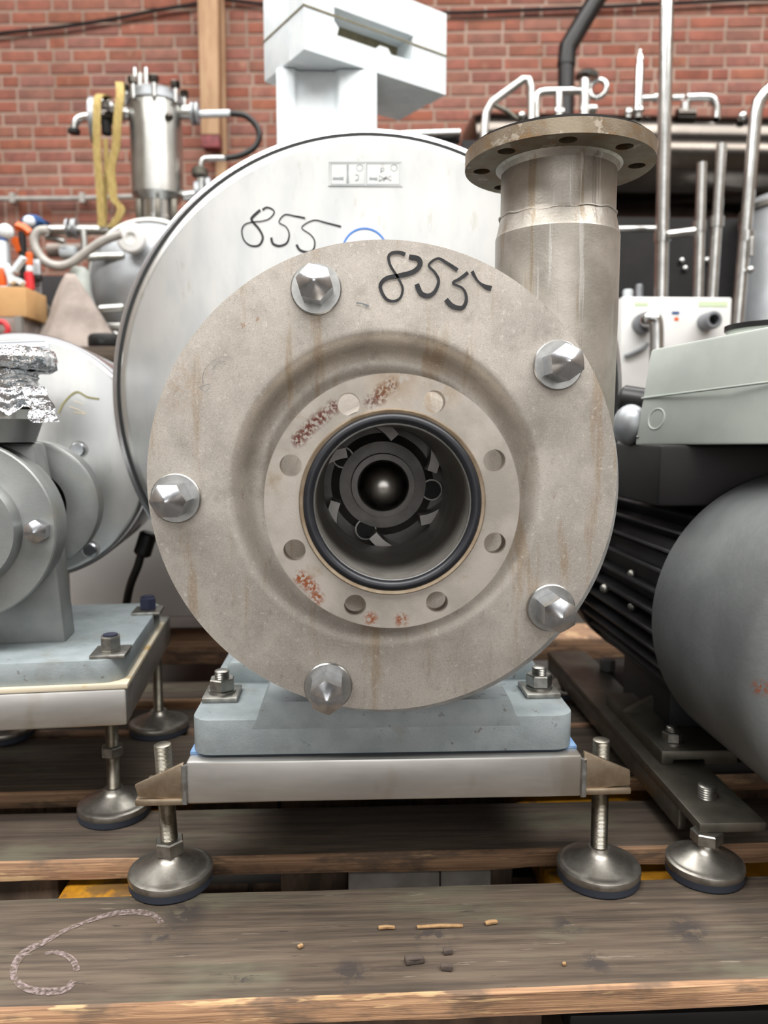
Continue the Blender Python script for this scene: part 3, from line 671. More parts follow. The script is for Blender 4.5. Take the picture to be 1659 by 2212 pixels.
# film, frame, gussets and feet
Yr = 0.835
zt, zbm = zb-0.0035, P(830, 1729, Yr).z
fx0, fx1 = P(402, 1690, Yr).x, P(1257, 1690, Yr).x
MB().box(((fx0+fx1)/2, 1.01, zb-0.0017), (fx1-fx0-0.002, 0.31, 0.0032)).build('protective_film', M['gasket'], pump)
fr = MB().box(((fx0+fx1)/2, Yr+0.022, (zt+zbm)/2), (fx1-fx0, 0.044, zt-zbm), bevel=0.003).build('base_frame', M['frame'], pump)
for xx in (fx0+0.022, fx1-0.022):
    MB().box((xx, Yr+0.044+0.36, (zt+zbm)/2), (0.044, 0.72, zt-zbm-0.001), bevel=0.003).build('side_rail', M['frame'], fr)
MB().box(((fx0+fx1)/2, Yr+0.044+0.742, (zt+zbm)/2), (fx1-fx0, 0.044, zt-zbm-0.001), bevel=0.003).build('cross_rail', M['frame'], fr)
gq = lambda L, Y: [P(a, b, Y) for a, b in L]
for quad, bot in (([(396, 1648), (396, 1728), (298, 1722), (290, 1697)], (292, 396)), ([(1262, 1623), (1362, 1665), (1362, 1696), (1262, 1706)], (1262, 1362))):
    g = MB().prism([gq(quad, Yr+0.002)], (0, 0.005, 0)).build('gusset', M['gusset'], pump, bevel=0.0012)
    ya = P(bot[0], 1732, Yr+0.002).x; yb_ = P(bot[1], 1732, Yr+0.002).x
    zz = min(P(a, b, Yr).z for a, b in quad)
    MB().box(((ya+yb_)/2, Yr+0.032, zz-0.003), (yb_-ya, 0.064, 0.008), bevel=0.002).build('foot_bracket', M['gusset'], g)
    wx = ya if bot[0] > 800 else yb_
    MB().tube([V((wx+(0.002 if bot[0] < 800 else -0.002), Yr+0.001, z_)) for z_ in (zt-0.004, (zt+zbm)/2, zbm)], 0.0035, 8, 6).jitter(0.0012, 260).build('weld_bead', M['washer'], g)
fb1 = G(370, 1904); fb1.z = 0
foot(pump, fb1, P(351, 1607, fb1.y), 0.0098, pad_r=PX(93, fb1.y), nut_z=0.036, nut_h=0.017)
fb2 = G(1292, 1893)
foot(pump, fb2, P(1299, 1597, fb2.y), 0.0098, pad_r=PX(94, fb2.y))
for xx in (fx0+0.03, fx1-0.03): foot(pump, (xx, 1.56, 0), (xx, 1.56, zbm), 0.0098)
# motor shroud behind
Ys = 1.25
SC = P(801, 851, Ys); SR = PX(531, Ys)
mb = MB(); mb.lathe([(0, 0.0), (SR-0.012, 0.0), (SR-0.004, 0.002), (SR, 0.006), (SR, 0.012), (0, 0.012)], SC, back, 160)
sh = mb.build('motor_shroud', M['shroud'], pump, sharp=50)
mb = MB(); mb.lathe([(SR-0.006, 0.0121), (SR+0.0075, 0.0121), (SR+0.0075, 0.0175), (SR-0.006, 0.0175)], SC, back, 160, closed=True); mb.build('seal_strip', M['seam'], sh)
mb = MB(); mb.lathe([(0.1, 0.0176), (SR+0.012, 0.0176), (SR+0.0165, 0.020), (SR+0.0165, 0.026), (SR-0.03, 0.028), (SR-0.03, 0.40), (0.1, 0.40)], SC, back, 160, closed=True); mb.build('shroud_drum', M['shroud_edge'], sh)
for (a, b) in ((512, 388), (262, 893), (1336, 868)):
    MB().sphere(P(a, b, Ys+0.018), 0.004, (1, 1, 1)).build('screw', M['chrome'], sh)
ink(sh, 'marker_stroke', [
    z8([(185, 425), (210, 410), (243, 420), (255, 442), (225, 478), (180, 492), (130, 497), (80, 512), (62, 550), (75, 605), (115, 638), (165, 635), (187, 590), (165, 540), (122, 488), (128, 465), (172, 425)]),
    z8([(440, 474), (380, 462), (318, 454), (284, 498), (325, 525), (345, 570), (330, 622), (285, 640), (247, 625), (238, 590)]),
    z8([(655, 525), (570, 503), (490, 487), (420, 530), (472, 572), (497, 612), (490, 660), (458, 677), (410, 665), (388, 632)])], Ys, 4.6, 'ink')
# faint two-panel plate near the top of the shroud
q = lambda a, b: P(a, b, Ys)
MB().box((q(789, 376)+V((0, -0.0004, 0))), (PX(156, Ys), 0.0008, PX(50, Ys))).build('label_plate', M['shroud'], sh)
lab = [[(711, 351), (867, 351), (867, 402), (711, 402), (711, 351)], [(715, 354), (788, 354), (788, 399), (715, 399), (715, 354)], [(792, 354), (863, 354), (863, 399), (792, 399), (792, 354)]]
ink(sh, 'label_line', lab, Ys, 1.5, 'ink_grey', 0, 0.0016)
ink(sh, 'label_print', [[(719, 386), (742, 386)], [(751, 356), (751, 396)], [(798, 386), (815, 387)]], Ys, 5.5, 'ink_grey', 2, 0.0016)
ink(sh, 'label_print', [[(819, 392), (819, 380), (832, 388), (845, 380), (845, 391), (832, 384), (819, 392)], [(768, 378), (775, 380), (774, 388), (768, 391)], [(823, 370), (829, 370), (829, 364), (823, 364), (823, 374)], [(835, 381), (828, 392)]], Ys, 1.6, 'ink_faint', 0, 0.0016)
for c_ in ((777, 363), (851, 363)):
    ink(sh, 'label_ring', [[(c_[0]+7*math.cos(a), c_[1]+7*math.sin(a)) for a in [2*PI*i/16 for i in range(17)]]], Ys, 1.3, 'ink_grey', 0, 0.0016)
st = MB().cyl(P(788, 543, Ys)+V((0, -0.0010, 0)), P(788, 543, Ys)+V((0, -0.0002, 0)), PX(47, Ys), n=64).build('round_sticker', M['white_vinyl'], sh)
mb = MB(); mb.lathe([(PX(44.5, Ys), 0), (PX(48, Ys), 0), (PX(48, Ys), 0.0016), (PX(44.5, Ys), 0.0016)], P(788, 543, Ys)+V((0, -0.0018, 0)), back, 64, closed=True); mb.build('sticker_ring', M['blue_ink'], sh)

# ================================================================== the pump on the left, turned a little
TL = math.radians(5.5)
OL = P(275, 1567, 0.98)
ML = Matrix.Translation(OL) @ Matrix.Rotation(TL, 4, 'Z'); MLi = ML.inverted()
EX, EY = V((math.cos(TL), math.sin(TL), 0)), V((-math.sin(TL), math.cos(TL), 0))
RL = Matrix.Rotation(TL, 3, 'Z')
def PL(px, py, ly): return PN(px, py, OL+EY*ly, EY)
def LL(px, py, ly): return MLi @ PL(px, py, ly)
lp = thing('centrifugal_pump', V((OL.x-0.15, OL.y+0.15, 0)), 'smaller grey pump with foil wrapped outlet at left edge of pallet', 'pump')
hF = LL(275, 1488, 0).z
def lbox(c, s, bev=0.003): return MB().box(c, s, bevel=bev).xform(ML)
fr = lbox((-0.32, 0.022, hF/2), (0.64, 0.044, hF)).build('base_frame', M['frame'], lp)
lbox((-0.022, 0.044+0.16, hF/2), (0.044, 0.32, hF-0.001)).build('side_rail', M['frame'], fr)
lbox((-0.618, 0.044+0.16, hF/2), (0.044, 0.32, hF-0.001)).build('side_rail', M['frame'], fr)
lbox((-0.32, 0.386, hF/2), (0.64, 0.044, hF-0.001)).build('cross_rail', M['frame'], fr)
lbox((-0.318, 0.165, hF+0.0035), (0.64, 0.33, 0.007), 0.001).build('sealing_sheet', M['gasket_white'], lp)
zc0 = hF+0.007; zc1 = zc0+0.031
mb = MB().prism([lift(rrect(-0.62, -0.004, 0.006, 0.345, 0.03), zc0)], (0, 0, zc1-zc0)).xform(ML)
cbs = mb.build('cast_base', M['paint'], lp, bevel=0.004)
for (a, b, ly, cap) in ((240, 1412, 0.09, 'nut'), (320, 1322, 0.30, 'navy')):
    q = MLi @ G(a, b, OL.z+zc1); 
    w_ = MB().box(q+V((0, 0, 0.0025)), (0.045, 0.05, 0.005), bevel=0.001).xform(ML).build('clamp_plate', M['nut'], lp)
    h = hex_nut(q+V((0, 0, 0.005)), (0, 0, 1), 0.024, 0.02, 0.2).xform(ML).build('hex_nut', M[cap], w_, sharp=25)
    MB().cyl(q+V((0, 0, 0.024)), q+V((0, 0, 0.027)), 0.0095).xform(ML).build('nut_insert', M['navy'], w_)
# pedestal and casing
L4 = lambda pts, ly: [LL(a, b, ly) for a, b in pts]
q = L4([(-260, 952), (72, 956), (120, 1200), (140, 1335), (-260, 1352)], 0.10)
for v_ in q[3:]: v_.z = zc1-0.002
MB().prism([q], (0, 0.055, 0)).xform(ML).build('pedestal', M['grey_paint'], lp, bevel=0.006)
c0 = LL(-98, 1150, 0.02); r0 = 0.125
lat = lambda prof, c, n=72, closed=False: (lambda m_: (m_.lathe(prof, c, (0, 1, 0), n, closed), m_.xform(ML))[1])(MB())
rr = (LL(113, 1150, 0.02)-c0).length
lat([(0, 0.0), (rr*0.60, 0.0), (rr*0.62, 0.004), (rr*0.66, 0.014), (rr*0.72, 0.017), (rr-0.002, 0.017), (rr, 0.019), (rr, 0.030), (rr-0.008, 0.032), (0, 0.032)], c0).build('front_cover', M['grey_paint'], lp)
lat([(rr-0.012, 0.032), (rr-0.006, 0.036), (rr-0.004, 0.085), (0, 0.085), (0, 0.05)], c0).build('volute_casing', M['grey_paint'], lp)
q = PL(84, 1146, 0.037)
cap_nut(lp, q, -EY, 0.0155, 0.016, 0.008, 0.0185, 0.5)
c1 = LL(66, 1092, 0.17)
lat([(0.05, 0.0), (0.088, 0.0), (0.094, 0.004), (0.094, 0.04), (0.085, 0.048), (0.05, 0.14), (0, 0.14), (0, 0.02)], c1).build('bearing_housing', M['grey_paint'], lp)
# outlet branch wrapped in foil
cn = LL(-12, 900, 0.10); zl = lambda y: LL(0, y, 0.10).z
wv = lambda px: LL(px, 900, 0.10).x-cn.x
mb = MB(); mb.lathe([(0, zl(955)), (wv(72), zl(955)), (wv(90), zl(906)), (0, zl(906))], V((cn.x, cn.y, 0)), (0, 0, 1), 48); mb.xform(ML).build('outlet_hopper', M['grey_paint'], lp)
mb = MB(); mb.lathe([(0, zl(907)), (wv(75), zl(907)), (wv(75), zl(885)), (wv(70), zl(880)), (wv(70), zl(800)), (0, zl(800))], V((cn.x, cn.y, 0)), (0, 0, 1), 48); nk = mb.xform(ML).build('outlet_neck', M['inox_satin'], lp)
mb = MB(); mb.lathe([(wv(30), zl(800)), (wv(108), zl(800)), (wv(122), zl(792)), (wv(125), zl(775)), (wv(118), zl(757)), (0, zl(755)), (0, zl(780))], V((cn.x, cn.y, 0)), (0, 0, 1), 160)
bmesh.ops.subdivide_edges(mb.bm, edges=[e for e in mb.bm.edges if e.calc_length() > 0.006], cuts=4, use_grid_fill=True)
mb.jitter(0.004, 60).jitter(0.0025, 170).xform(ML).build('foil_cap', M['foil'], lp, sharp=70)
mb = MB(); n = 40; rows = []
for i in range(34):
    t = i/33
    rows.append([(wv(75)+0.004+0.007*noise.noise(V((j*.3, i*.25, 2))))*1.0 for j in range(n)])
z0_, z1_ = zl(803), zl(885)
ring = []
for i, rw in enumerate(rows):
    t = i/33
    ring.append([mb.bm.verts.new(V((cn.x, cn.y, 0))+V((rw[j]*math.cos(2*PI*j/n), rw[j]*math.sin(2*PI*j/n), z0_+(z1_-z0_)*t*(1+0.35*noise.noise(V((math.cos(2*PI*j/n)*2, math.sin(2*PI*j/n)*2, 0))))))) for j in range(n)])
for A, B in zip(ring, ring[1:]):
    for j in range(n): mb.bm.faces.new((A[j], B[j], B[(j+1) % n], A[(j+1) % n]))
mb.jitter(0.003, 120).xform(ML).build('foil_wrap', M['foil'], lp, sharp=70)
mb = MB(); pts = [LL(a, b, 0.05) for a, b in ((66, 835), (82, 862), (90, 890), (97, 912))]
mb.strap(pts, 0.03, 0.004, (1, 0.2, 0), 8)
bmesh.ops.subdivide_edges(mb.bm, edges=mb.bm.edges[:], cuts=2, use_grid_fill=True)
mb.jitter(0.006, 80).xform(ML).build('foil_flap', M['foil'], lp, sharp=70)
# shroud of the left pump
lyS = 0.335
cS = LL(52, 990, lyS); rS = (LL(322, 990, lyS)-cS).length
sh2 = lat([(0, 0), (rS-0.007, 0), (rS-0.002, 0.002), (rS, 0.005), (rS, 0.010), (0, 0.010)], cS, 128).build('motor_shroud', M['shroud'], lp)
lat([(rS-0.004, 0.0101), (rS+0.0005, 0.0101), (rS+0.0005, 0.013), (rS-0.004, 0.013)], cS, 128, True).build('seal_strip', M['smoke_grey'], sh2)
lat([(0.05, 0.0131), (rS+0.004, 0.0131), (rS+0.006, 0.017), (rS+0.003, 0.26), (0.05, 0.26)], cS, 128, True).build('shroud_drum', M['shroud_edge'], sh2)
for a, b in ((171, 971), (197, 1186)):
    q = LL(a, b, lyS)
    w_ = lat([(0, -0.0025), (0.0145, -0.0025), (0.0145, 0), (0, 0)], q, 32).build('washer', M['washer'], sh2)
    mb = MB(); mb.lathe([(0, 0), (0.0125, 0), (0.0125, 0.010), (0.010, 0.0125), (0, 0.0125)], q+V((0, -0.0025, 0)), (0, -1, 0), 20); mb.xform(ML).build('button_bolt', M['chrome'], sh2)
q = [LL(a, b, lyS)+V((0, -0.001, 0)) for a, b in ((-60, 738), (106, 734), (106, 752), (-60, 760))]
MB().prism([q], (0, 0.0008, 0)).xform(ML).build('label_plate', M['white_vinyl'], sh2)
def inkl(name, strokes, wp, m, k=5):
    for s_ in strokes: MB().ribbon([PL(a, b, lyS)-EY*0.0012 for a, b in s_], PX(wp, 1.28), -EY, 0, k).build(name, M[m], sh2)
inkl('marker_scribble', [[(127, 892), (140, 868), (165, 847), (190, 858), (215, 862)]], 4, 'ochre_ink')
inkl('marker_scribble', [[(150, 878), (172, 886), (184, 894), (160, 890)], [(160, 866), (178, 872)]], 2, 'gasket_white')
inkl('label_line', [[(0, 741), (98, 737), (98, 749), (0, 754)]], 1.5, 'ink_grey', 0)
foot(lp, G(248, 1757), G(248, 1757)+V((0, 0, OL.z+0.004)), 0.0085, pad_r=PX(78, G(248, 1757).y), nut_z=0.084, nut_h=0.014)
b_ = G(344, 1578); foot(lp, b_, b_+V((0, 0, OL.z+0.01)), 0.0085, pad_r=PX(64, b_.y))
b_ = G(10, 1590); foot(lp, b_, b_+V((0, 0, OL.z+0.01)), 0.0085, pad_r=PX(62, b_.y))
cbl = MB().tube([P(a, b, y) for a, b, y in ((318, 1165, 1.50), (306, 1195, 1.50), (297, 1225, 1.50), (283, 1260, 1.50), (274, 1300, 1.50), (270, 1345, 1.5), (268, 1400, 1.5), (262, 1425, 1.5))], 0.008, 10, 5)
c_ = cbl.build('power_cable', M['black_rubber'], lp); MB().rod(P(322, 1150, 1.5), P(306, 1200, 1.5), 0.017).build('cable_gland', M['black_rubber'], c_)

# ================================================================== the motor on the right
mot = thing('electric_motor', V((0.58, 1.05, 0)), 'dark grey electric motor with cooling fins at right edge of pallet', 'motor')
mc = P(1765, 1350, 0.95); mx, mz = mc.x, mc.z
mO = V((mx, 0, mz))
mb = MB(); mb.lathe([(0, 0.742), (0.150, 0.742), (0.180, 0.744), (0.191, 0.751), (0.196, 0.763), (0.197, 0.775), (0.197, 1.0), (0.192, 1.0), (0.18, 0.99), (0, 0.99)], mO, back, 96)
mb.build('fan_cowl', M['cowl'], mot, sharp=60)
mb = MB(); mb.lathe([(0, 0.985), (0.158, 0.985), (0.160, 1.0), (0.160, 1.40), (0.15, 1.42), (0, 1.42)], mO, back, 64); body = mb.build('motor_body', M['fin'], mot)
fin_me = None
for k in range(40):
    a = 2*PI*k/40
    if math.sin(a) < -0.85: continue
    o = MB().box((0.172, 1.205, 0), (0.032, 0.40, 0.0055), bevel=0.0012)
    if fin_me is None:
        o = o.build('fin', M['fin'], mot); fin_me = o.data; fo = WO[o.name].copy()
    else:
        o.bm.free(); o = bpy.data.objects.new('fin', fin_me); COL.objects.link(o); o.parent = mot
    ct = V((mx+0.172*math.cos(a), 1.205, mz+0.172*math.sin(a)))
    o.location = ct-WO[mot.name]; o.rotation_euler = (0, -a, 0)
mb = MB(); mb.lathe([(0, 1.42), (0.19, 1.42), (0.19, 1.47), (0.14, 1.49), (0, 1.49)], mO, back, 64); mb.build('end_shield', M['fin'], mot)
for a, b in ((1365, 1240), (1306, 1271), (1366, 1310)):
    MB().sphere(P(a, b, 1.13), 0.007).build('screw_head', M['nut'], mot)
# terminal box on top
A0, A1 = P(1370, 962, 1.10), P(1659, 960, 0.90)
B0, B1 = P(1405, 755, 1.115), P(1659, 705, 0.915)
ext = 1.28
A1 = A0+(A1-A0)*ext; B1 = B0+(B1-B0)*ext
dn = (A1-A0).normalized(); fnn = dn.cross((B0-A0)).normalized()
if fnn.x > 0: fnn = -fnn
vec = V((0.24, 0.10, 0))
tb = MB().prism([[A0, A1, B1, B0]], vec).build('terminal_box', M['teal'], mot, bevel=0.004)
tp = lambda a, b, off=0.0: PN(a, b, A0, fnn)+fnn*off
MB().tube([A0.lerp(B0, 0.49)+fnn*0.0006, A1.lerp(B1, 0.535)+fnn*0.0006], 0.0016, 8).build('lid_seam', M['teal'], tb)
mb = MB().torus(tp(1418, 905, 0.0), fnn, PX(23, 1.05), 0.0014, 40, 8); mb.build('knockout_ring', M['teal'], tb)
MB().sphere(tp(1378, 944, 0.0008), 0.002).build('screw_head', M['nut'], tb)
cc = P(1575, 720, 1.06); cc = V((cc.x+0.062, 1.06, 0))
mb = MB(); mb.lathe([(0, 0.625), (0.06, 0.625), (0.06, 0.666), (0, 0.666)], cc, (0, 0, 1), 56); cp_ = mb.build('sensor_cap', M['teal'], tb)
mb = MB(); mb.lathe([(0.056, 0.6662), (0.0625, 0.6662), (0.0625, 0.673), (0.056, 0.673)], cc, (0, 0, 1), 56, closed=True); mb.build('cap_seal', M['black_rubber'], cp_)
MB().sphere(P(1362, 918, 1.13), 0.028, (0.9, 1, 1.1)).build('cable_gland', M['inox_dull'], tb)
MB().rod(P(1338, 862, 1.16), P(1400, 872, 1.14), 0.022).build('cable_gland', M['black_rubber'], tb)
mb = MB().box((mx-0.055, 1.12, (mz+0.15+A0.z)/2), (0.27, 0.22, A0.z-mz-0.15+0.004), bevel=0.006); mb.build('box_neck', M['dark'], mot)  # neck widened and near black, its colour standing in for the shaded gap
# rail, clamp, studs and foot
zr_ = 0.066
g0, g1 = G(1512, 1779, zr_), G(1650, 1771, zr_)
MB().box(((g0.x+g1.x)/2, g0.y+0.36, zr_-0.006), (g1.x-g0.x, 0.72, 0.012), bevel=0.0012).build('base_rail', M['plate'], mot)
MB().box((g0.x+0.006, g0.y+0.39, zr_-0.026), (0.010, 0.66, 0.028), bevel=0.001).build('rail_web', M['plate'], mot)
MB().box((g1.x+0.22, g0.y+0.42, zr_-0.010), (0.44, 0.5, 0.016), bevel=0.002).build('bed_plate', M['dark'], mot)
q = G(1527, 1722, zr_); MB().thread(q-V((0, 0, 0.004)), q+V((0, 0, 0.017)), 0.0115, 0.003).build('rail_stud', M['nut'], mot, sharp=60)
q = G(1478, 1652, zr_)
mf = MB().prism([[q+V((-0.032, 0, 0.0)), q+V((-0.016, 0, 0.0)), q+V((-0.015, 0, 0.007)), q+V((0.028, 0, 0.007)), q+V((0.03, 0, 0)), q+V((0.075, 0, 0.0)), q+V((0.075, 0, 0.02)), q+V((-0.032, 0, 0.02))]], (0, 0.24, 0)).build('motor_foot', M['plate'], mot, bevel=0.0012)
q2 = V((q.x-0.006, q.y+0.03, q.z+0.02)); MB().cyl(q2, q2+V((0, 0, 0.003)), 0.017).build('washer', M['nut'], mf)
hex_nut(q2+V((0, 0, 0.003)), (0, 0, 1), 0.024, 0.013, 0.3).build('hex_nut', M['nut'], mf, sharp=25)
MB().thread(q2+V((0, 0, 0.016)), q2+V((0, 0, 0.024)), 0.008).build('stud_end', M['nut'], mf, sharp=60)
mb = MB().prism([[V((q.x-0.03, q.y+0.15, zr_+0.02)), V((q.x+0.12, q.y+0.15, zr_+0.02)), V((q.x+0.12, q.y+0.15, zr_+0.10))]], (0, 0.012, 0)); mb.build('foot_rib', M['plate'], mf)
b_ = G(1312, 1448, zr_); hex_nut(b_, (0, 0, 1), 0.026, 0.022).build('rail_bolt', M['motor'], mot, sharp=25)
b_ = G(1521, 1886)
pd = foot(mot, b_, V((b_.x+0.001, b_.y, zr_-0.012)), 0.0115, pad_r=PX(87, b_.y))
hex_nut(V((b_.x+0.001, b_.y, zr_-0.026)), (0, 0, 1), 0.032, 0.014, 0.1).build('lock_nut', M['nut'], pd, sharp=25)
for xx, yy in ((g0.x+0.02, 1.5), (g1.x+0.4, 0.96), (g1.x+0.4, 1.4)):
    foot(mot, (xx, yy, 0), (xx, yy, zr_-0.012), 0.0115)
for s_ in (-1, 1):
    MB().box((mx+s_*0.1, 1.2, (zr_+mz-0.1)/2), (0.05, 0.2, mz-0.1-zr_+0.03), bevel=0.004).build('body_support', M['fin'], mot)

# ================================================================== white cabinet and foam packaging behind the pumps
x0c, x1c = P(150, 1300, 1.76).x, P(980, 1300, 1.76).x
zc_ = P(300, 1335, 1.76).z; ztc = 0.555
cab = thing('white_cabinet', V(((x0c+x1c)/2, 2.0, 0.052)), 'low white enamel cabinet behind the main pump', 'cabinet')
MB().box(((x0c+x1c)/2, 2.02, (zc_+ztc)/2), (x1c-x0c, 0.52, ztc-zc_), bevel=0.008).build('body', M['white_paint'], cab)
for xx in (x0c+0.06, x1c-0.06):
    MB().cyl((xx, 1.80, 0.052), (xx, 1.80, zc_+0.002), 0.02).build('leg', M['dark'], cab)
    MB().cyl((xx, 2.22, FLOOR), (xx, 2.22, zc_+0.002), 0.02).build('leg', M['dark'], cab)
NB = P(657, 106, 1.80)
d1, d2 = V((math.sin(1.0), math.cos(1.0), 0)), V((-math.sin(0.571), math.cos(0.571), 0))
L1, L2, HB = 0.405, 0.20, 0.192
Yco = 1.885
cx = lambda px: P(px, 240, Yco).x
plan = [(cx(597), 0), (cx(637), 0), (cx(643), 0.012), (cx(722), 0.012), (cx(732), 0), (cx(808), 0), (cx(815), 0.012), (cx(815), 0.20), (cx(597), 0.20)]
mb = MB().prism([[V((a, Yco+b, ztc)) for a, b in plan]], (0, 0, NB.z-ztc-0.0005))
tag(mb.build('foam_column', M['foam'], bevel=0.005), 'tall white foam packaging column rising behind the big shroud', 'packaging')
fb = thing('foam_block', NB+d1*L1/2+d2*L2/2, 'white foam packaging block with rectangular opening on the foam column', 'packaging')
fn1 = -d2
hole = [PN(a, b, NB, d2) for a, b in ((722, 15), (893, 78), (888, 130), (845, 118), (838, 104), (820, 98), (815, 106), (728, 76), (732, 60), (722, 45))]
outer = [NB, NB+d1*L1, NB+d1*L1+V((0, 0, HB)), NB+V((0, 0, HB))]
up_ = V((0, 0, 1)); HS = HB*0.46
MB().prism([outer, hole], d2*0.07).build('front_shell', M['foam'], fb, sharp=30)
MB().prism([[NB+d2*0.0705, NB+d1*L1+d2*0.0705, NB+d1*L1+d2*0.0705+V((0, 0, HB)), NB+d2*0.0705+V((0, 0, HB))]], d2*(L2-0.0705)).build('rear_shell', M['foam'], fb, bevel=0.004)
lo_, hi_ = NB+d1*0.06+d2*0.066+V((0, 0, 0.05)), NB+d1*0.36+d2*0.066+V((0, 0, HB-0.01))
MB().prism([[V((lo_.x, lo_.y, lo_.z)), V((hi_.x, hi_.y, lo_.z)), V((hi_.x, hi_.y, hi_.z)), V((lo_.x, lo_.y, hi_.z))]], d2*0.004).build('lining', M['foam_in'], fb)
for off, dd in ((0.0, d1), (0.0, d2)):
    s0 = NB+V((0, 0, HB*0.48))-(d1+d2)*0.0006
    MB().box(s0+dd*(L1 if dd is d1 else L2)*0.5, (L1 if dd is d1 else L2, 0.002, 0.004), Matrix.Rotation(math.atan2(dd.y, dd.x), 3, 'Z')).build('shell_joint', M['foam_in'], fb)

# ================================================================== background left: bench, vessel, filter, odds and ends
BZ = 0.775
bench = thing('work_bench', V((-1.1, 2.85, FLOOR)), 'dark wooden work bench under the tools at far left', 'bench')
xr = P(300, 740, 2.3).x
MB().box(((xr-2.2)/2, 2.85, BZ-0.02), (xr+2.2, 1.1, 0.04), bevel=0.004).build('bench_top', M['wood'], bench)
for xx in (-2.15, xr-0.05):
    for yy in (2.36, 3.34): MB().box((xx, yy, (BZ-0.04+FLOOR)/2), (0.08, 0.08, BZ-0.04-FLOOR)).build('leg', M['wood_block'], bench)
# horizontal vessel, dished end to the camera
vs = thing('horizontal_vessel', V((P(325, 612, 2.9).x, 2.95, BZ)), 'grey horizontal vessel with dished end on the work bench', 'vessel')
vc = P(325, 612, 2.85); vr = PX(128, 2.85)
mb = MB(); mb.lathe([(0, -0.07), (vr*0.4, -0.062), (vr*0.75, -0.035), (vr*0.93, -0.008), (vr*0.97, 0.01), (vr, 0.014), (vr, 0.42), (0, 0.42)], vc, back, 72); mb.build('shell', M['inox_dull'], vs)
MB().torus(vc+V((0, 0.012, 0)), back, vr, 0.012, 72, 10).build('clamp_ring', M['inox_satin'], vs)
hb = P(284, 515, 2.74)
h_ = MB(); h_.lathe([(0, 0.07), (PX(18, 2.74), 0.07), (PX(20, 2.74), 0.02), (PX(30, 2.74), 0.012), (PX(31, 2.74), 0.0), (PX(27, 2.74), -0.01), (PX(12, 2.74), -0.012), (PX(8, 2.74), 0.0), (0, 0.0)], hb, back, 40); h_.build('hub_flange', M['white_paint'], vs)
MB().tube([P(a, b, 2.9) for a, b in ((100, 497), (150, 496), (215, 497), (262, 500))], PX(9, 2.9), 14).build('side_pipe', M['inox_satin'], vs)
for a in (146, 158, 163): MB().cyl(P(a, 494, 2.9), P(a+4, 494, 2.9), PX(20, 2.9), n=28).build('pipe_flange', M['inox_dull'], vs)
MB().tube([P(a, b, 2.8) for a, b in ((190, 556), (230, 554), (268, 554))], PX(8, 2.8), 12).build('side_handle', M['inox_satin'], vs)
MB().tube([P(105, 541, 3.0), P(140, 541, 3.0), P(185, 541, 3.0)], PX(14, 3.0), 16).build('drain_pipe', M['sack'], vs)
MB().rod(P(130, 545, 2.95), P(166, 546, 2.95), PX(13, 2.95)).build('drain_cap', M['foam'], vs)
MB().tube([P(100, 512, 2.92), P(118, 515, 2.92), P(140, 522, 2.92)], PX(7, 2.92), 12).build('elbow', M['inox_satin'], vs)
MB().tube([P(180, 497, 2.88), P(182, 520, 2.88), P(182, 556, 2.88)], PX(7, 2.88), 12).build('drop_pipe', M['inox_satin'], vs)
for yy in (2.86, 3.16):
    MB().box((vc.x, yy, (vc.z-vr*0.85+BZ)/2), (0.3, 0.05, vc.z-vr*0.85-BZ), bevel=0.004).build('saddle', M['inox_dull'], vs)
MB().box(P(256, 707, 2.6), (PX(80, 2.6), 0.03, PX(15, 2.6)), bevel=0.003).build('stand_rail', M['inox_satin'], vs)
MB().rod(P(215, 668, 2.62), P(268, 664, 2.62), PX(8, 2.62)).build('drain_spout', M['inox_satin'], vs)
MB().box(V((P(256, 707, 2.6).x-0.05, 2.6, (P(256, 715, 2.6).z+BZ)/2)), (0.03, 0.03, P(256, 715, 2.6).z-BZ+0.004)).build('stand_leg', M['inox_satin'], vs)
# hose
hz = [(262, 506), (222, 521), (186, 545), (156, 567), (127, 575), (98, 565), (79, 540), (74, 516), (84, 499), (104, 497)]
tag(MB().tube([P(a, b, 2.66+0.004*i) for i, (a, b) in enumerate(hz)], PX(9, 2.66), 14, 5).build('flexible_hose', M['hose']), 'thick grey hose bent in a loop from the vessel hub', 'hose')
# filter housing on top of the vessel
Yq = 3.05
fv = thing('filter_housing', V((P(338, 490, Yq).x, Yq, vc.z+vr)), 'upright stainless filter housing with bolted lid left of beige post', 'filter')
fc = P(338, 300, Yq); zq = lambda y: P(338, y, Yq).z; rq = PX(52, Yq)
fO = V((fc.x, Yq, 0))
mb = MB(); mb.lathe([(0, zq(440)), (rq*0.75, zq(440)), (rq, zq(424)), (rq, zq(228)), (0, zq(228))], fO, (0, 0, 1), 56); mb.build('body', M['inox_satin'], fv)
mb = MB(); mb.lathe([(0, zq(496)), (rq*0.72, zq(496)), (rq*0.72, zq(478)), (rq*0.75, zq(477)), (rq*0.75, zq(474)), (rq*0.72, zq(473)), (rq*0.72, zq(439)), (0, zq(439))], fO, (0, 0, 1), 48); mb.build('neck', M['inox'], fv)
mb = MB(); mb.lathe([(0, zq(229)), (rq*1.08, zq(229)), (rq*1.08, zq(219)), (rq*1.02, zq(218)), (rq*1.02, zq(209)), (rq*0.8, zq(200)), (rq*0.3, zq(190)), (0, zq(189))], fO, (0, 0, 1), 48); mb.build('lid', M['inox_dull'], fv)
for k in range(8):
    a = 2*PI*k/8+0.2; e = V((math.cos(a), math.sin(a), 0))*rq*1.1
    b1 = MB().rod(fO+e+V((0, 0, zq(236))), fO+e+V((0, 0, zq(190))), 0.009, n=12).build('swing_bolt', M['inox'], fv)
    hex_nut(fO+e+V((0, 0, zq(204))), (0, 0, 1), 0.032, 0.022, a).build('eye_nut', M['inox_dark'], b1, sharp=25)
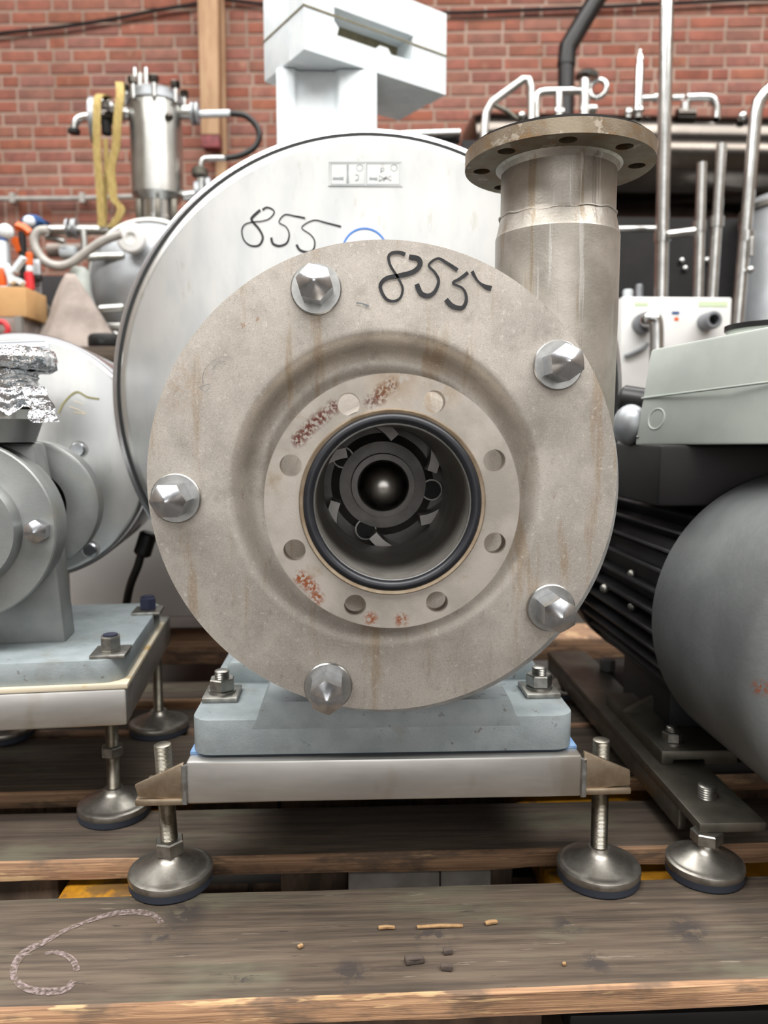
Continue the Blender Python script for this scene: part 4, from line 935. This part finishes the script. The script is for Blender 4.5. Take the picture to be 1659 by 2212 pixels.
for a in (292, 316): MB().rod(P(a, 200, Yq-0.02), P(a-1, 146, Yq-0.02), PX(5, Yq), n=14).build('lid_handle', M['inox'], fv)
MB().rod(P(302, 194, Yq-0.03), P(303, 158, Yq-0.03), PX(5, Yq), n=14).build('lid_handle', M['inox_satin'], fv)
for k, (a, b) in enumerate(((300, 464), (341, 464), (377, 464))):
    MB().box(P(a, b, Yq-rq*(0.5 if k != 1 else 0.95)), (PX(11, Yq), 0.012, PX(62, Yq)), bevel=0.002).build('leg', M['plate'], fv)
# left arm with valve and spout
MB().tube([P(a, b, Yq) for a, b in ((290, 253), (230, 251), (190, 252), (172, 256), (163, 266), (160, 282))], PX(8, Yq), 14, 3).build('spout', M['inox'], fv)
MB().cyl(P(160, 280, Yq), P(160, 288, Yq), PX(12, Yq)).build('spout_cap', M['dark'], fv)
mb = MB(); mb.lathe([(0, -0.012), (PX(44, Yq), -0.01), (PX(45, Yq), 0), (PX(44, Yq), 0.01), (0, 0.012)], P(203, 262, Yq), (1, 0.15, 0), 40); mb.build('valve_disc', M['inox_dull'], fv)
for (a, b, r) in ((226, 222, 12), (240, 232, 11), (272, 245, 12)): MB().sphere(P(a, b, Yq-0.05), PX(r, Yq)).build('valve_knob', M['inox'], fv)
MB().rod(P(214, 253, Yq), P(255, 253, Yq), PX(15, Yq)).build('valve_body', M['inox_dark'], fv)
MB().rod(P(230, 262, Yq-0.02), P(231, 292, Yq-0.02), PX(10, Yq)).build('valve_stem', M['dark'], fv)
# right arm with flange and hose barb
MB().rod(P(384, 243, Yq), P(424, 243, Yq), PX(14, Yq)).build('outlet_stub', M['inox_satin'], fv)
for a in (414, 424): MB().cyl(P(a, 246, Yq), P(a+6, 246, Yq), PX(22, Yq), n=30).build('pipe_flange', M['inox_dull'], fv)
MB().rod(P(430, 247, Yq), P(498, 245, Yq), PX(7, Yq)).build('hose_barb', M['foam'], fv)
MB().sphere(P(365, 252, Yq-rq*0.8), PX(8, Yq)).build('gauge_port', M['inox_dark'], fv)
tag(MB().tube([P(a, b, Yq) for a, b in ((496, 245), (530, 250), (554, 272), (560, 296), (548, 320), (518, 336), (484, 342))], PX(6, Yq), 12, 6).build('rubber_hose', M['black_rubber']), 'black rubber hose curving from the filter to the small valve', 'hose')
dv = thing('drain_valve', P(432, 470, Yq), 'small stainless valve with elbow at the end of black hose', 'valve')
MB().tube([P(a, b, Yq) for a, b in ((488, 342), (450, 342), (438, 345), (434, 362))], PX(6, Yq), 12, 4).build('elbow', M['inox'], dv)
MB().rod(P(432, 362, Yq), P(432, 384, Yq), PX(17, Yq)).build('bonnet', M['plate'], dv)
MB().rod(P(436, 384, Yq), P(438, 480, Yq), PX(11, Yq)).build('valve_body', M['inox'], dv)
for a, b in ((425, 418), (450, 410)): MB().cyl(P(a, b, Yq), P(a+9, b-1, Yq), PX(24, Yq), n=28).build('pipe_flange', M['inox_dull'], dv)
MB().rod(P(395, 424, Yq), P(425, 420, Yq), PX(11, Yq)).build('side_pipe', M['inox'], dv)
MB().rod(P(458, 408, Yq+0.05), P(510, 402, Yq+0.05), PX(13, Yq)).build('side_pipe', M['inox_dull'], dv)
# straps
sdx = V((1, 0.1, 0))
tag(MB().strap([P(a, b, y) for a, b, y in ((236, 212, 3.02), (222, 205, 2.95), (211, 214, 2.9), (209, 260, 2.88), (210, 330, 2.88), (216, 410, 2.88), (220, 490, 2.88))], PX(15, 2.9), 0.006, sdx).build('lifting_strap', M['strap']), 'straight yellow strap hanging beside the round valve disc', 'strap')
tag(MB().strap([P(a, b, y) for a, b, y in ((262, 190, 3.02), (258, 180, 2.96), (260, 205, 2.9), (254, 260, 2.88), (250, 320, 2.88), (240, 360, 2.88), (243, 400, 2.88), (246, 430, 2.88), (262, 452, 2.88), (250, 478, 2.88), (238, 492, 2.88))], PX(16, 2.9), 0.010, sdx).build('lifting_strap', M['strap']), 'knotted yellow strap hanging next to the filter housing', 'strap')
tag(MB().strap([P(a, b, 2.90) for a, b in ((228, 300), (230, 360), (227, 430), (226, 488))], PX(9, 2.9), 0.006, sdx).build('lifting_strap', M['strap']), 'thin yellow strap tail behind the straight yellow strap', 'strap')
# tools and boxes on the bench
dk = P(110, 590, 3.3)
tag(MB().box(V((P(100, 640, 3.3).x, 3.32, (BZ+P(0, 598, 3.3).z)/2)), (PX(240, 3.3), 0.12, P(0, 598, 3.3).z-BZ), bevel=0.004).build('tool_cupboard', M['dark']), 'dark tool cupboard at the back of the bench', 'cupboard')
bx = P(-6, 650, 2.42)
zcb0, zcb1 = P(20, 684, 2.42).z, P(20, 619, 2.42).z
tag(MB().box(V((P(-20, 650, 2.42).x, 2.5, (zcb0+zcb1)/2)), (PX(144, 2.42), 0.16, zcb1-zcb0), bevel=0.003).build('cardboard_box', M['card']), 'tan cardboard box on the grey crate at left edge', 'box')
cr = thing('storage_crate', V((P(-20, 700, 2.42).x, 2.5, BZ)), 'grey crate under the cardboard box', 'crate')
MB().box(V((P(-22, 700, 2.42).x, 2.5, (zcb0+BZ)/2)), (PX(130, 2.42), 0.16, zcb0-BZ-0.0005), bevel=0.004).build('body', M['sack'], cr)
MB().box(V((P(42, 700, 2.41).x, 2.41, (zcb0+BZ)/2)), (0.018, 0.02, zcb0-BZ-0.002)).build('corner_post', M['inox_satin'], cr)
MB().torus(P(2, 712, 2.39), (0.2, 1, 0), PX(16, 2.39), 0.008, 32, 8).build('red_ring', M['red'], cr)
# draped sack: an irregular tent of canvas
mb = MB(); n = 28; rows = []; ap = P(152, 592, 2.50); bs_ = V((P(166, 720, 2.45).x, 2.47, BZ))
for i in range(15):
    t = i/14; rg = []
    for j in range(n):
        a = 2*PI*j/n; sq = 1+0.28*abs(math.cos(2*a+0.6)); rad = (0.012+0.098*t**0.9)*sq*(1+0.14*noise.noise(V((math.cos(a)*1.5, math.sin(a)*1.5, t*3))))
        c_ = ap.lerp(bs_, t); rg.append(mb.bm.verts.new(V((c_.x+rad*math.cos(a), c_.y+rad*0.55*math.sin(a), c_.z))))
    rows.append(rg)
for A, B in zip(rows, rows[1:]):
    for j in range(n): mb.bm.faces.new((A[j], B[j], B[(j+1) % n], A[(j+1) % n]))
mb.bm.faces.new(rows[0]); mb.bm.faces.new(rows[-1])
tag(mb.build('canvas_sack', M['sack'], sharp=70), 'pointed taupe canvas sack standing on the bench', 'sack')
jg = MB(); zj = P(172, 575, 2.7).z; jo = V((P(172, 600, 2.72).x, 2.72, 0)); rj = PX(20, 2.72)
jg.lathe([(0, BZ), (rj, BZ), (rj, zj-0.03), (rj*0.9, zj-0.012), (rj*0.6, zj), (0, zj)], jo, (0, 0, 1), 28)
tag(jg.build('plastic_jug', M['teal']), 'pale green jug behind the canvas sack', 'jug')
wb = thing('wheel_block', V((P(222, 740, 2.36).x, 2.36, BZ)), 'dark round rubber wheel lying on the bench edge', 'wheel')
wo = V((P(232, 740, 2.36).x, 2.37, 0)); zw = P(0, 722, 2.36).z
mb = MB(); mb.lathe([(0, BZ), (0.052, BZ), (0.058, BZ+0.008), (0.058, zw-0.008), (0.052, zw), (0, zw)], wo, (0, 0, 1), 40); mb.build('tyre', M['dark'], wb)
MB().cyl(wo+V((-0.002, -0.0585, (BZ+zw)/2)), wo+V((-0.002, -0.05, (BZ+zw)/2)), 0.01).build('bolt_hole', M['seam'], wb)
# bar clamp: serrated bar, red grip, orange jaw
bc = thing('bar_clamp', P(80, 736, 2.62), 'steel bar clamp with red grip standing on the bench', 'clamp')
MB().box(V((P(82, 640, 2.62).x, 2.62, (BZ+P(0, 560, 2.62).z)/2)), (PX(15, 2.62), 0.012, P(0, 560, 2.62).z-BZ), bevel=0.002).build('bar', M['inox_dull'], bc)
for k in range(12): MB().box(V((P(84, 640, 2.61).x, 2.612, P(0, 600+k*8, 2.61).z)), (PX(10, 2.61), 0.004, PX(3.5, 2.61))).build('tooth', M['smoke_grey'], bc)
MB().rod(P(66, 627, 2.58), P(62, 588, 2.58), PX(9, 2.58)).build('grip', M['red'], bc)
MB().rod(P(64, 588, 2.58), P(64, 574, 2.58), PX(7, 2.58)).build('collar', M['foam'], bc)
MB().rod(P(64, 574, 2.58), P(63, 546, 2.58), PX(7, 2.58)).build('screw_cap', M['orange'], bc)
MB().box(P(74, 600, 2.6), (PX(30, 2.6), 0.02, PX(12, 2.6)), bevel=0.002).build('jaw', M['dark'], bc)
MB().box(P(70, 668, 2.6), (PX(12, 2.6), 0.012, PX(14, 2.6)), bevel=0.002).build('tip', M['blue'], bc)
oc = thing('spring_clamp', P(44, 736, 2.7), 'orange plastic clamp hanging left of the bar clamp', 'clamp')
MB().strap([P(a, b, 2.7) for a, b in ((36, 488), (50, 493), (64, 504))], PX(14, 2.7), 0.02, (0.3, 1, 0.9), 4).build('jaw', M['orange'], oc)
MB().strap([P(a, b, 2.7) for a, b in ((34, 515), (40, 530), (46, 545))], PX(14, 2.7), 0.02, (0.5, 1, 0), 4).build('handle', M['orange'], oc)
MB().rod(V((P(48, 540, 2.7).x, 2.7, BZ)), P(48, 500, 2.7), 0.012).build('post', M['dark'], oc)
lm = thing('bench_lamp', V((P(78, 736, 2.85).x, 2.85, BZ)), 'blue domed lamp head on a pole behind the clamps', 'lamp')
MB().sphere(P(72, 483, 2.85), PX(24, 2.85), (1.0, 1, 0.72)).build('head', M['blue'], lm)
MB().strap([P(a, b, 2.83) for a, b in ((78, 474), (90, 477), (102, 482))], 0.03, 0.012, (0.2, 1, 0), 4).build('visor', M['blue'], lm)
MB().sphere(P(63, 479, 2.80), PX(12, 2.80)).build('lens', M['white_vinyl'], lm)  # highlight on the blue dome, painted as a white ball
MB().rod(V((P(78, 600, 2.85).x, 2.85, BZ)), P(78, 490, 2.85), 0.01).build('pole', M['dark'], lm)
gs = thing('gas_bottle', V((P(8, 736, 2.6).x, 2.6, BZ)), 'grey bottle with white ball top at left edge', 'bottle')
mb = MB(); go = V((P(8, 600, 2.6).x, 2.6, 0)); rg_ = PX(17, 2.6)
mb.lathe([(0, BZ), (rg_*0.9, BZ), (rg_*0.9, P(0, 530, 2.6).z), (rg_*0.55, P(0, 516, 2.6).z), (0, P(0, 515, 2.6).z)], go, (0, 0, 1), 28); mb.build('body', M['inox_dull'], gs)
MB().sphere(P(12, 501, 2.6), PX(16, 2.6)).build('ball_top', M['foam'], gs)
mb = MB(); mb.lathe([(rg_*0.6, P(0, 522, 2.6).z), (rg_*0.75, P(0, 521, 2.6).z), (rg_*0.75, P(0, 516, 2.6).z), (rg_*0.5, P(0, 515, 2.6).z)], go, (0, 0, 1), 28); mb.build('blue_collar', M['blue'], gs)
wbk = thing('pipe_bracket', V((P(30, 619, 2.5).x, 2.5, zcb1)), 'white plastic forked bracket lying on the cardboard box', 'bracket')
for nm, pp in (('arm', ((52, 556), (40, 572), (30, 585))), ('arm', ((12, 570), (20, 590), (28, 612))), ('arm', ((26, 600), (40, 606), (50, 613)))):
    MB().strap([P(a, b, 2.46) for a, b in pp], 0.02, 0.013, (0.2, 1, 0), 4).build(nm, M['foam'], wbk)
MB().box(P(4, 598, 2.47), (PX(16, 2.47), 0.02, PX(34, 2.47)), bevel=0.003).build('tag', M['orange'], wbk)
mb = MB().box((0, 0, 0), (0.14, 0.02, 0.05), bevel=0.002).xform(Matrix.Translation(P(80, 700, 2.64)) @ Matrix.Rotation(-0.75, 4, 'Y'))
tag(mb.build('loose_board', M['wood']), 'short brown board leaning between crate and sack', 'board')

# ================================================================== background right: tank, pipework, control box
Yt = 3.45
tz = P(1400, 368, Yt).z; tr = PX(104, Yt)
tk = thing('horizontal_tank', V((P(1500, 500, Yt).x, Yt, FLOOR)), 'long dark polished tank lying behind the upright pipes', 'tank')
xt0, xt1 = P(985, 368, Yt).x, P(1800, 368, Yt).x
mb = MB(); mb.lathe([(0, 0), (tr*0.6, 0.02), (tr*0.95, 0.06), (tr, 0.10), (tr, xt1-xt0), (0, xt1-xt0)], V((xt0, Yt, tz)), (1, 0, 0), 56); mb.build('shell', M['inox_dark'], tk)
for xx in (xt0+0.25, xt1-0.25): MB().box((xx, Yt, (tz-tr*0.8+FLOOR)/2), (0.08, 0.3, tz-tr*0.8-FLOOR)).build('leg', M['dark'], tk)
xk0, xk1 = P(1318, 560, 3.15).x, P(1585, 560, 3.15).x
kb = thing('shade_panel', V(((xk0+xk1)/2, 3.3, FLOOR)), 'black panel standing in for the shade under the long tank', 'cabinet')
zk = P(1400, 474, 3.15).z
MB().box(((xk0+xk1)/2, 3.17, (zk+FLOOR)/2), (xk1-xk0, 0.10, zk-FLOOR)).build('body', M['dark'], kb)  # near-black panel that paints the shade beneath the tank
for a, b in ((1473, 563), (1480, 580), (1527, 562)): MB().sphere(P(a, b, 3.11), 0.012).build('knob', M['inox'], kb)
# valve manifold on the tank
Ym = 3.3
tzt = tz+math.sqrt(tr*tr-0.15**2)
def py_at(Y, z, px=1300):                       # picture row of a level at a depth
    d = V((P(px, 300, Y).x, Y, z))-CAM; return CY-FPX*d.dot(UP)/d.dot(FWD)
yT = py_at(Ym, tzt)
mf_ = thing('valve_manifold', V((P(1200, 262, Ym).x, Ym, tzt)), 'stainless valve manifold with round cap on the tank', 'manifold')
T = lambda nm, pts, r, m='inox', Y=Ym, k=4, par=None: MB().tube([P(a, b, Y) for a, b in pts], PX(r, Y), 14, k).build(nm, M[m], par or mf_)
T('header_pipe', [(1158, yT), (1158, 222), (1162, 204), (1178, 198), (1220, 197), (1258, 196)], 8)
T('drop_pipe', [(1207, 200), (1207, 240), (1207, yT)], 9); T('drop_pipe', [(1263, 172), (1263, 220), (1262, yT)], 11)
mb = MB(); mb.lathe([(0, -0.012), (PX(24, Ym), -0.006), (PX(25, Ym), 0), (PX(18, Ym), 0.012), (0, 0.02)], P(1268, 162, Ym), (0, 0, 1), 36); mb.build('round_cap', M['inox'], mf_)
MB().torus(P(1292, 192, Ym), (0.5, 1, 0), PX(17, Ym), PX(6, Ym), 36, 10).build('hand_wheel', M['inox'], mf_)
for a, b in ((1207, 243), (1262, 240), (1278, 236)): MB().cyl(P(a-9, b, Ym), P(a+9, b, Ym), PX(9, Ym), n=20).build('clamp', M['inox'], mf_)
gr = thing('guard_rail', V((P(1100, 300, 3.2).x, 3.2, FLOOR)), 'bent stainless guard rail left of the valve manifold', 'rail')
MB().tube([V((P(1045, 300, 3.2).x, 3.2, FLOOR))]+[P(a, b, 3.2) for a, b in ((1046, 290), (1050, 245), (1062, 222), (1100, 194), (1130, 172), (1141, 172), (1147, 190), (1148, 240), (1148, 300))]+[V((P(1148, 300, 3.2).x, 3.2, FLOOR))], PX(8.5, 3.2), 14).build('rail', M['inox_satin'], gr)
MB().tube([P(a, b, 3.2) for a, b in ((1062, 224), (1095, 240), (1130, 268))], PX(5, 3.2), 10).build('brace', M['plate'], gr)
MB().sphere(P(1127, 250, 3.18), PX(8, 3.2)).build('knob', M['inox'], gr)
ac = thing('valve_actuator', V((P(1380, 262, Ym).x, Ym, tzt)), 'slim tall valve actuator left of the tallest pipe', 'valve')
mb = MB(); ao = V((P(1380, 200, Ym).x, Ym, 0)); za = lambda y: P(1380, y, Ym).z
mb.lathe([(0, za(yT)), (PX(9, Ym), za(yT)), (PX(9, Ym), za(245)), (PX(12, Ym), za(240)), (PX(9, Ym), za(232)), (PX(9, Ym), za(150)), (PX(7, Ym), za(136)), (PX(7, Ym), za(125)), (PX(3, Ym), za(118)), (PX(3, Ym), za(108)), (0, za(107))], ao, (0, 0, 1), 24); mb.build('body', M['inox'], ac)
T('side_pipe', [(1386, 213), (1410, 212), (1430, 212)], 6, par=ac); T('side_pipe', [(1452, 212), (1476, 211)], 6, par=ac)
T('elbow_pipe', [(1482, 211), (1525, 210), (1541, 216), (1548, 232), (1548, yT)], 8, par=ac)
for a, b in ((1416, 212), (1380, 236), (1358, 244)): MB().sphere(P(a, b, Ym), PX(9, Ym)).build('union', M['inox'], ac)
T('short_stub', [(1357, 235), (1357, yT)], 7, par=ac, k=0); T('short_stub', [(1398, 255), (1398, yT)], 6, par=ac, k=0)
T('valve_stub', [(1480, 222), (1480, yT)], 10, par=ac, k=0)
MB().cyl(P(1462, 248, Ym), P(1500, 248, Ym), PX(12, Ym)).build('union', M['inox_dark'], ac)
T('sight_glass', [(1606, 250), (1608, yT)], 6, 'dark', par=ac, k=0); MB().sphere(P(1604, 252, Ym-0.02), PX(10, Ym)).build('sight_glass', M['inox'], ac)
# flue
fx = P(1222, 200, 4.0)
fl_ = thing('flue_pipe', V((fx.x, 4.0, FLOOR)), 'black bent flue pipe in front of the brick wall', 'pipe')
MB().tube([V((fx.x, 4.0, FLOOR)), P(1222, 240, 4.0), P(1223, 140, 4.0)], PX(17, 4.0), 18).build('lower_length', M['black_pipe'], fl_)
MB().tube([P(1223, 142, 4.0), P(1226, 104, 4.0), P(1262, 42, 4.0), P(1300, -20, 4.0), P(1330, -70, 4.0)], PX(19, 4.0), 18).build('upper_length', M['black_pipe'], fl_)
# upright pipes
Yu = 2.62
def stand(a0, b0, a1, b1, r, label, rings=(), bend=None, Y=Yu):
    t = thing('upright_pipe', V((P(a1, b1, Y).x, Y, FLOOR)), label, 'pipe', 'upright stainless pipes on the right')
    p0, p1 = P(a0, b0, Y), P(a1, b1, Y); d = (p0-p1); p2 = p1-d*((p1.z-FLOOR)/d.z)
    pts = [p2, p1, p0] if not bend else [p2, p1, p0]+[P(a, b, Y) for a, b in bend]
    MB().tube(pts, PX(r, Y), 18).build('tube', M['inox'], t)
    for (a, b, rr) in rings:
        q = P(a, b, Y); dd = d.normalized()
        MB().cyl(q-dd*PX(11, Y), q+dd*PX(11, Y), PX(rr, Y), n=22).build('collar', M['inox'], t)
    return t
t1 = stand(1441, -40, 1428, 640, 14, 'tallest upright stainless pipe running out of the top', [(1431, 512, 17)])
t2 = stand(1516, 352, 1508, 640, 11, 'shorter upright pipe second from the tallest one', [(1511, 490, 14)])
t3 = stand(1559, 312, 1538, 640, 11, 'leaning upright pipe between two others above the control box', [(1548, 480, 15)])
t4 = stand(1632, 250, 1593, 695, 13, 'upright pipe bending outwards at the right edge', [(1612, 512, 16)], [(1638, 222), (1650, 205), (1690, 170)])
MB().rod(P(1330, 495, 2.72), P(1432, 494, 2.72), PX(6, 2.72)).build('cross_tube', M['inox'], t1)
MB().rod(P(1440, 508, 2.58), P(1502, 500, 2.58), PX(9, 2.58)).build('cross_tube', M['inox'], t1)
MB().rod(P(1624, 512, 2.58), P(1622, 555, 2.58), PX(6, 2.58)).build('lever', M['inox'], t4); MB().sphere(P(1621, 583, 2.58), PX(8, 2.58)).build('knob', M['inox'], t4)
for a in (1383, 1408):
    t = thing('pipe_stub', V((P(a, 640, Yu).x, Yu+0.12, FLOOR)), 'short white capped stub behind control box' if a == 1383 else 'short dull stub beside the tallest pipe', 'pipe')
    z1 = P(a, 612 if a == 1383 else 600, Yu).z
    MB().rod(V((P(a, 640, Yu).x, Yu+0.12, FLOOR)), V((P(a, 640, Yu).x, Yu+0.12, z1)), PX(11 if a == 1383 else 8, Yu)).build('tube', M['foam' if a == 1383 else 'inox_dull'], t)
# white control box
Yx = 2.25
q0, q1 = P(1343, 650, Yx), P(1582, 650, Yx); zx1 = P(1400, 641, Yx).z; zx0 = P(1400, 860, Yx).z
cbx = thing('control_box', V(((q0.x+q1.x)/2, Yx+0.1, FLOOR)), 'white control box with two round ports below the upright pipes', 'control box')
MB().box(((q0.x+q1.x)/2, Yx+0.09, (zx0+zx1)/2), (q1.x-q0.x, 0.18, zx1-zx0), bevel=0.006).build('housing', M['white_paint'], cbx)
MB().box(((q0.x+q1.x)/2, Yx+0.09, (zx0+FLOOR)/2), (0.08, 0.08, zx0-FLOOR+0.004)).build('post', M['inox_dull'], cbx)
mb = MB(); rp = PX(19, Yx); mb.lathe([(rp*0.6, 0.0), (rp, 0.0), (rp, -0.05), (rp*0.85, -0.056), (rp*0.6, -0.056)], P(1524, 696, Yx), back, 36, closed=True); pt = mb.build('round_port', M['smoke_grey'], cbx)
MB().cyl(P(1524, 696, Yx)-V((0, 0.02, 0)), P(1524, 696, Yx), rp*0.62).build('port_plug', M['seam'], pt)
MB().tube([P(1386, 700, Yx)+V((0, 0.002, 0)), P(1386, 700, Yx)-V((0, 0.05, 0)), P(1398, 690, Yx-0.1), P(1412, 688, Yx-0.11), P(1418, 705, Yx-0.11), P(1418, 790, Yx-0.11)], PX(14, Yx), 18, 4).build('elbow_pipe', M['inox'], cbx)
MB().cyl(P(1386, 700, Yx)-V((0, 0.03, 0)), P(1386, 700, Yx), PX(22, Yx)).build('port_collar', M['smoke_grey'], cbx)
MB().box(P(1540, 657, Yx)-V((0, 0.001, 0)), (PX(62, Yx), 0.0015, PX(11, Yx))).build('green_label', M['green_tape'], cbx)
MB().box(P(1385, 657, Yx)-V((0, 0.001, 0)), (PX(30, Yx), 0.0015, PX(8, Yx))).build('green_label', M['green_tape'], cbx)
MB().box(P(1459, 676, Yx)-V((0, 0.001, 0)), (PX(16, Yx), 0.0015, PX(6, Yx))).build('blue_label', M['blue'], cbx)
MB().box(P(1461, 689, Yx)-V((0, 0.001, 0)), (PX(9, Yx), 0.0015, PX(7, Yx))).build('orange_label', M['orange'], cbx)
MB().tube([P(a, b, Yx-0.01) for a, b in ((1350, 770), (1370, 762), (1390, 752), (1400, 742))], 0.006, 8, 3).build('cable', M['smoke_grey'], cbx)
vt = thing('upright_tank', V((P(1735, 600, 2.95).x, 2.95, FLOOR)), 'grey upright tank cut off by the right edge', 'tank')
ro_ = PX(128, 2.95); vo = V((P(1735, 600, 2.95).x, 2.95, 0)); zv = P(1659, 430, 2.95).z
mb = MB(); mb.lathe([(0, FLOOR), (ro_, FLOOR), (ro_, zv-0.03), (ro_*0.9, zv), (0, zv+0.03)], vo, (0, 0, 1), 56); mb.build('shell', M['inox_dull'], vt)
mb = MB(); mb.lathe([(ro_, zv-0.05), (ro_+0.008, zv-0.05), (ro_+0.008, zv-0.03), (ro_, zv-0.03)], vo, (0, 0, 1), 56, closed=True); mb.build('band', M['inox_satin'], vt)
# machine top with a round bar behind the shroud
mt = thing('pump_trolley', V((P(920, 320, 2.6).x, 2.6, FLOOR)), 'dark trolley with a bright bar just above the big shroud', 'trolley')
zt0 = P(900, 345, 2.6).z
MB().box(V((P(945, 360, 2.6).x, 2.7, (zt0+FLOOR)/2)), (PX(150, 2.6), 0.2, zt0-FLOOR)).build('body', M['dark'], mt)
MB().tube([P(a, b, 2.55) for a, b in ((838, 330), (832, 305), (846, 294), (900, 290), (994, 287))], PX(8, 2.55), 14, 4).build('handle', M['inox'], mt)
MB().box(P(915, 303, 2.58), (PX(150, 2.58), 0.03, PX(10, 2.58)), bevel=0.003).build('rail', M['dark'], mt)
mb = MB(); rk = PX(17, 2.6); mb.lathe([(0, zt0), (rk*0.7, zt0), (rk*0.7, P(970, 330, 2.6).z), (rk, P(970, 326, 2.6).z), (rk, P(970, 316, 2.6).z), (rk*0.6, P(970, 309, 2.6).z), (0, P(970, 309, 2.6).z)], V((P(970, 320, 2.6).x, 2.62, 0)), (0, 0, 1), 24); mb.build('cap', M['foam'], mt)
MB().box(V((P(1020, 330, 2.75).x, 2.75, (P(0, 295, 2.75).z+FLOOR)/2)), (PX(46, 2.75), 0.06, P(0, 295, 2.75).z-FLOOR)).build('upright', M['dark'], mt)
